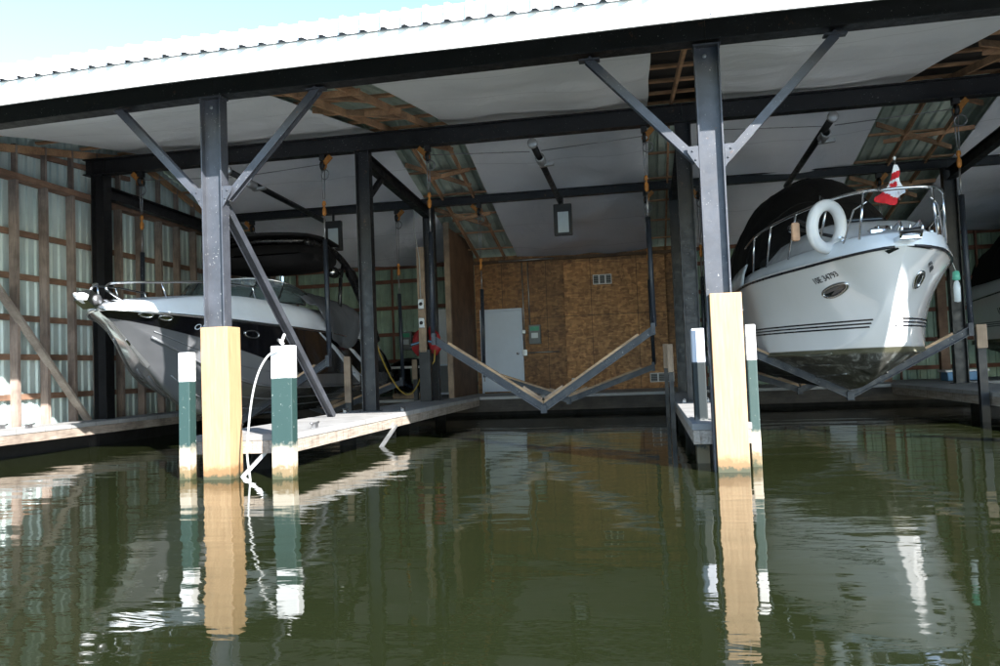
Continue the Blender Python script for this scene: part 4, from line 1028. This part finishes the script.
# swoosh decals at the stern quarter
def decal(pts, mat, name):
    f = HB.mapper(.70, HB.t_of_z(.70, 1.45), 1, .007); m = MB(); P = []
    n = 16
    for i in range(n+1):
        q = i/n; k = min(int(q*(len(pts)-1)), len(pts)-2); r = q*(len(pts)-1)-k
        a = [pts[k][j]+(pts[k+1][j]-pts[k][j])*r for j in range(3)]; P.append([f(a[0], a[1]+a[2]/2), f(a[0], a[1]-a[2]/2)])
    m.grid(P, mat, True); o = m.build(name, D); md = o.modifiers.new('thickness', 'SOLIDIFY'); md.thickness = .003; md.offset = 0; return o
decal([(-1.9,.40,.015),(-1.1,.13,.09),(-.2,-.22,.17),(.75,-.62,.22),(1.05,-.72,.10)], 'decal_white', 'hull_decal')
decal([(-.55,.22,.01),(-.1,.12,.10),(.5,-.08,.10),(.8,-.20,.02)], 'decal_white', 'hull_decal')
for k in range(6):
    y = -.02-.075*k; decal([(.30+.05*k, y, .012), (.75, y+.05*math.sin(k*2.1), .045), (1.35-.06*k, y-.03, .012)], 'decal_white', 'hull_decal')
decal([(.5,-.45,.02),(.8,-.1,.035),(1.2,.14,.02)], 'decal_white', 'hull_decal')
# swim platform
m = MB(); m.bbox(-8.45, -6.15, 18.7, 19.0+.35, .78, .86, 'deck_gel', .02); m.build('swim_platform', D)

# name on the far white boat, on its near side
m_ = None
H4 = HW; ht = hull_text(HW, 'WELLCRAFT', .24, .76, HW.t_of_z(.76, 1.80), -1, -1, 'decal_black', 'boat_lettering', B); ht.parent = B2
for o_ in [k for k in kids(B2) if k.name.startswith('registration_number')]: bpy.data.objects.remove(o_)
# the cruiser and what hangs on it sit a little forward of the slip centre
for o_ in (B,) + CARRIED: o_.location += V(-.20, -.65, -.05)

# ------------------------------------------------------------------ camera, light, sky
f_px, cx_, cy_ = 807.0, 500.0, 333.0
Yv = Vector((148, 31, f_px)).normalized(); lv = Vector((4445, -207, -f_px)); Xv = (lv - Yv*lv.dot(Yv)).normalized(); Zv = Xv.cross(Yv)
if Zv.y > 0: Zv = -Zv
right = Vector((Xv.x, Yv.x, Zv.x)); down = Vector((Xv.y, Yv.y, Zv.y)); fwd = Vector((Xv.z, Yv.z, Zv.z))
cam = bpy.data.cameras.new('camera'); cam.sensor_width = 36; cam.lens = 36*f_px/1000; cam.clip_end = 3000; cam.clip_start = .05
co = bpy.data.objects.new('camera', cam); COL.objects.link(co)
M = Matrix((right, -down, -fwd)).transposed().to_4x4(); M.translation = (0, 0, 1.1); co.matrix_world = M; S.camera = co

AZ, EL = R(40), R(27.2)     # sun to the right of and behind the camera
sd = Vector((math.sin(AZ)*math.cos(EL), -math.cos(AZ)*math.cos(EL), math.sin(EL)))
sun = bpy.data.lights.new('sun', 'SUN'); sun.energy = 4.8; sun.angle = R(.5); sun.color = (1.0, .975, .94)
so = bpy.data.objects.new('sun', sun); COL.objects.link(so); so.rotation_euler = sd.to_track_quat('Z', 'Y').to_euler(); so.location = (10, -10, 20)
W = bpy.data.worlds.new('World'); S.world = W; W.use_nodes = True; nt = W.node_tree; nt.nodes.clear()
sky = nt.nodes.new('ShaderNodeTexSky'); sky.sky_type = 'NISHITA'; sky.sun_disc = False; sky.sun_elevation = EL
sky.sun_rotation = math.atan2(sd.x, sd.y); sky.altitude = 100; sky.air_density = 1.0; sky.dust_density = .2; sky.ozone_density = 2.5
bg = nt.nodes.new('ShaderNodeBackground'); bg.inputs[1].default_value = .132; wo = nt.nodes.new('ShaderNodeOutputWorld')
nt.links.new(sky.outputs[0], bg.inputs[0]); nt.links.new(bg.outputs[0], wo.inputs[0])

S.render.engine = 'CYCLES'; c = S.cycles
c.max_bounces = 10; c.diffuse_bounces = 5; c.glossy_bounces = 5; c.transmission_bounces = 6; c.transparent_max_bounces = 8
c.caustics_reflective = True; c.caustics_refractive = False; c.blur_glossy = .15; c.sample_clamp_indirect = 6
c.use_denoising = True
try: c.denoiser = 'OPENIMAGEDENOISE'; c.denoising_input_passes = 'RGB_ALBEDO_NORMAL'
except Exception: pass
vs_ = S.view_settings; vs_.view_transform = 'Standard'; vs_.look = 'None'; vs_.gamma = 1; vs_.use_curve_mapping = False; vs_.exposure = 1.92
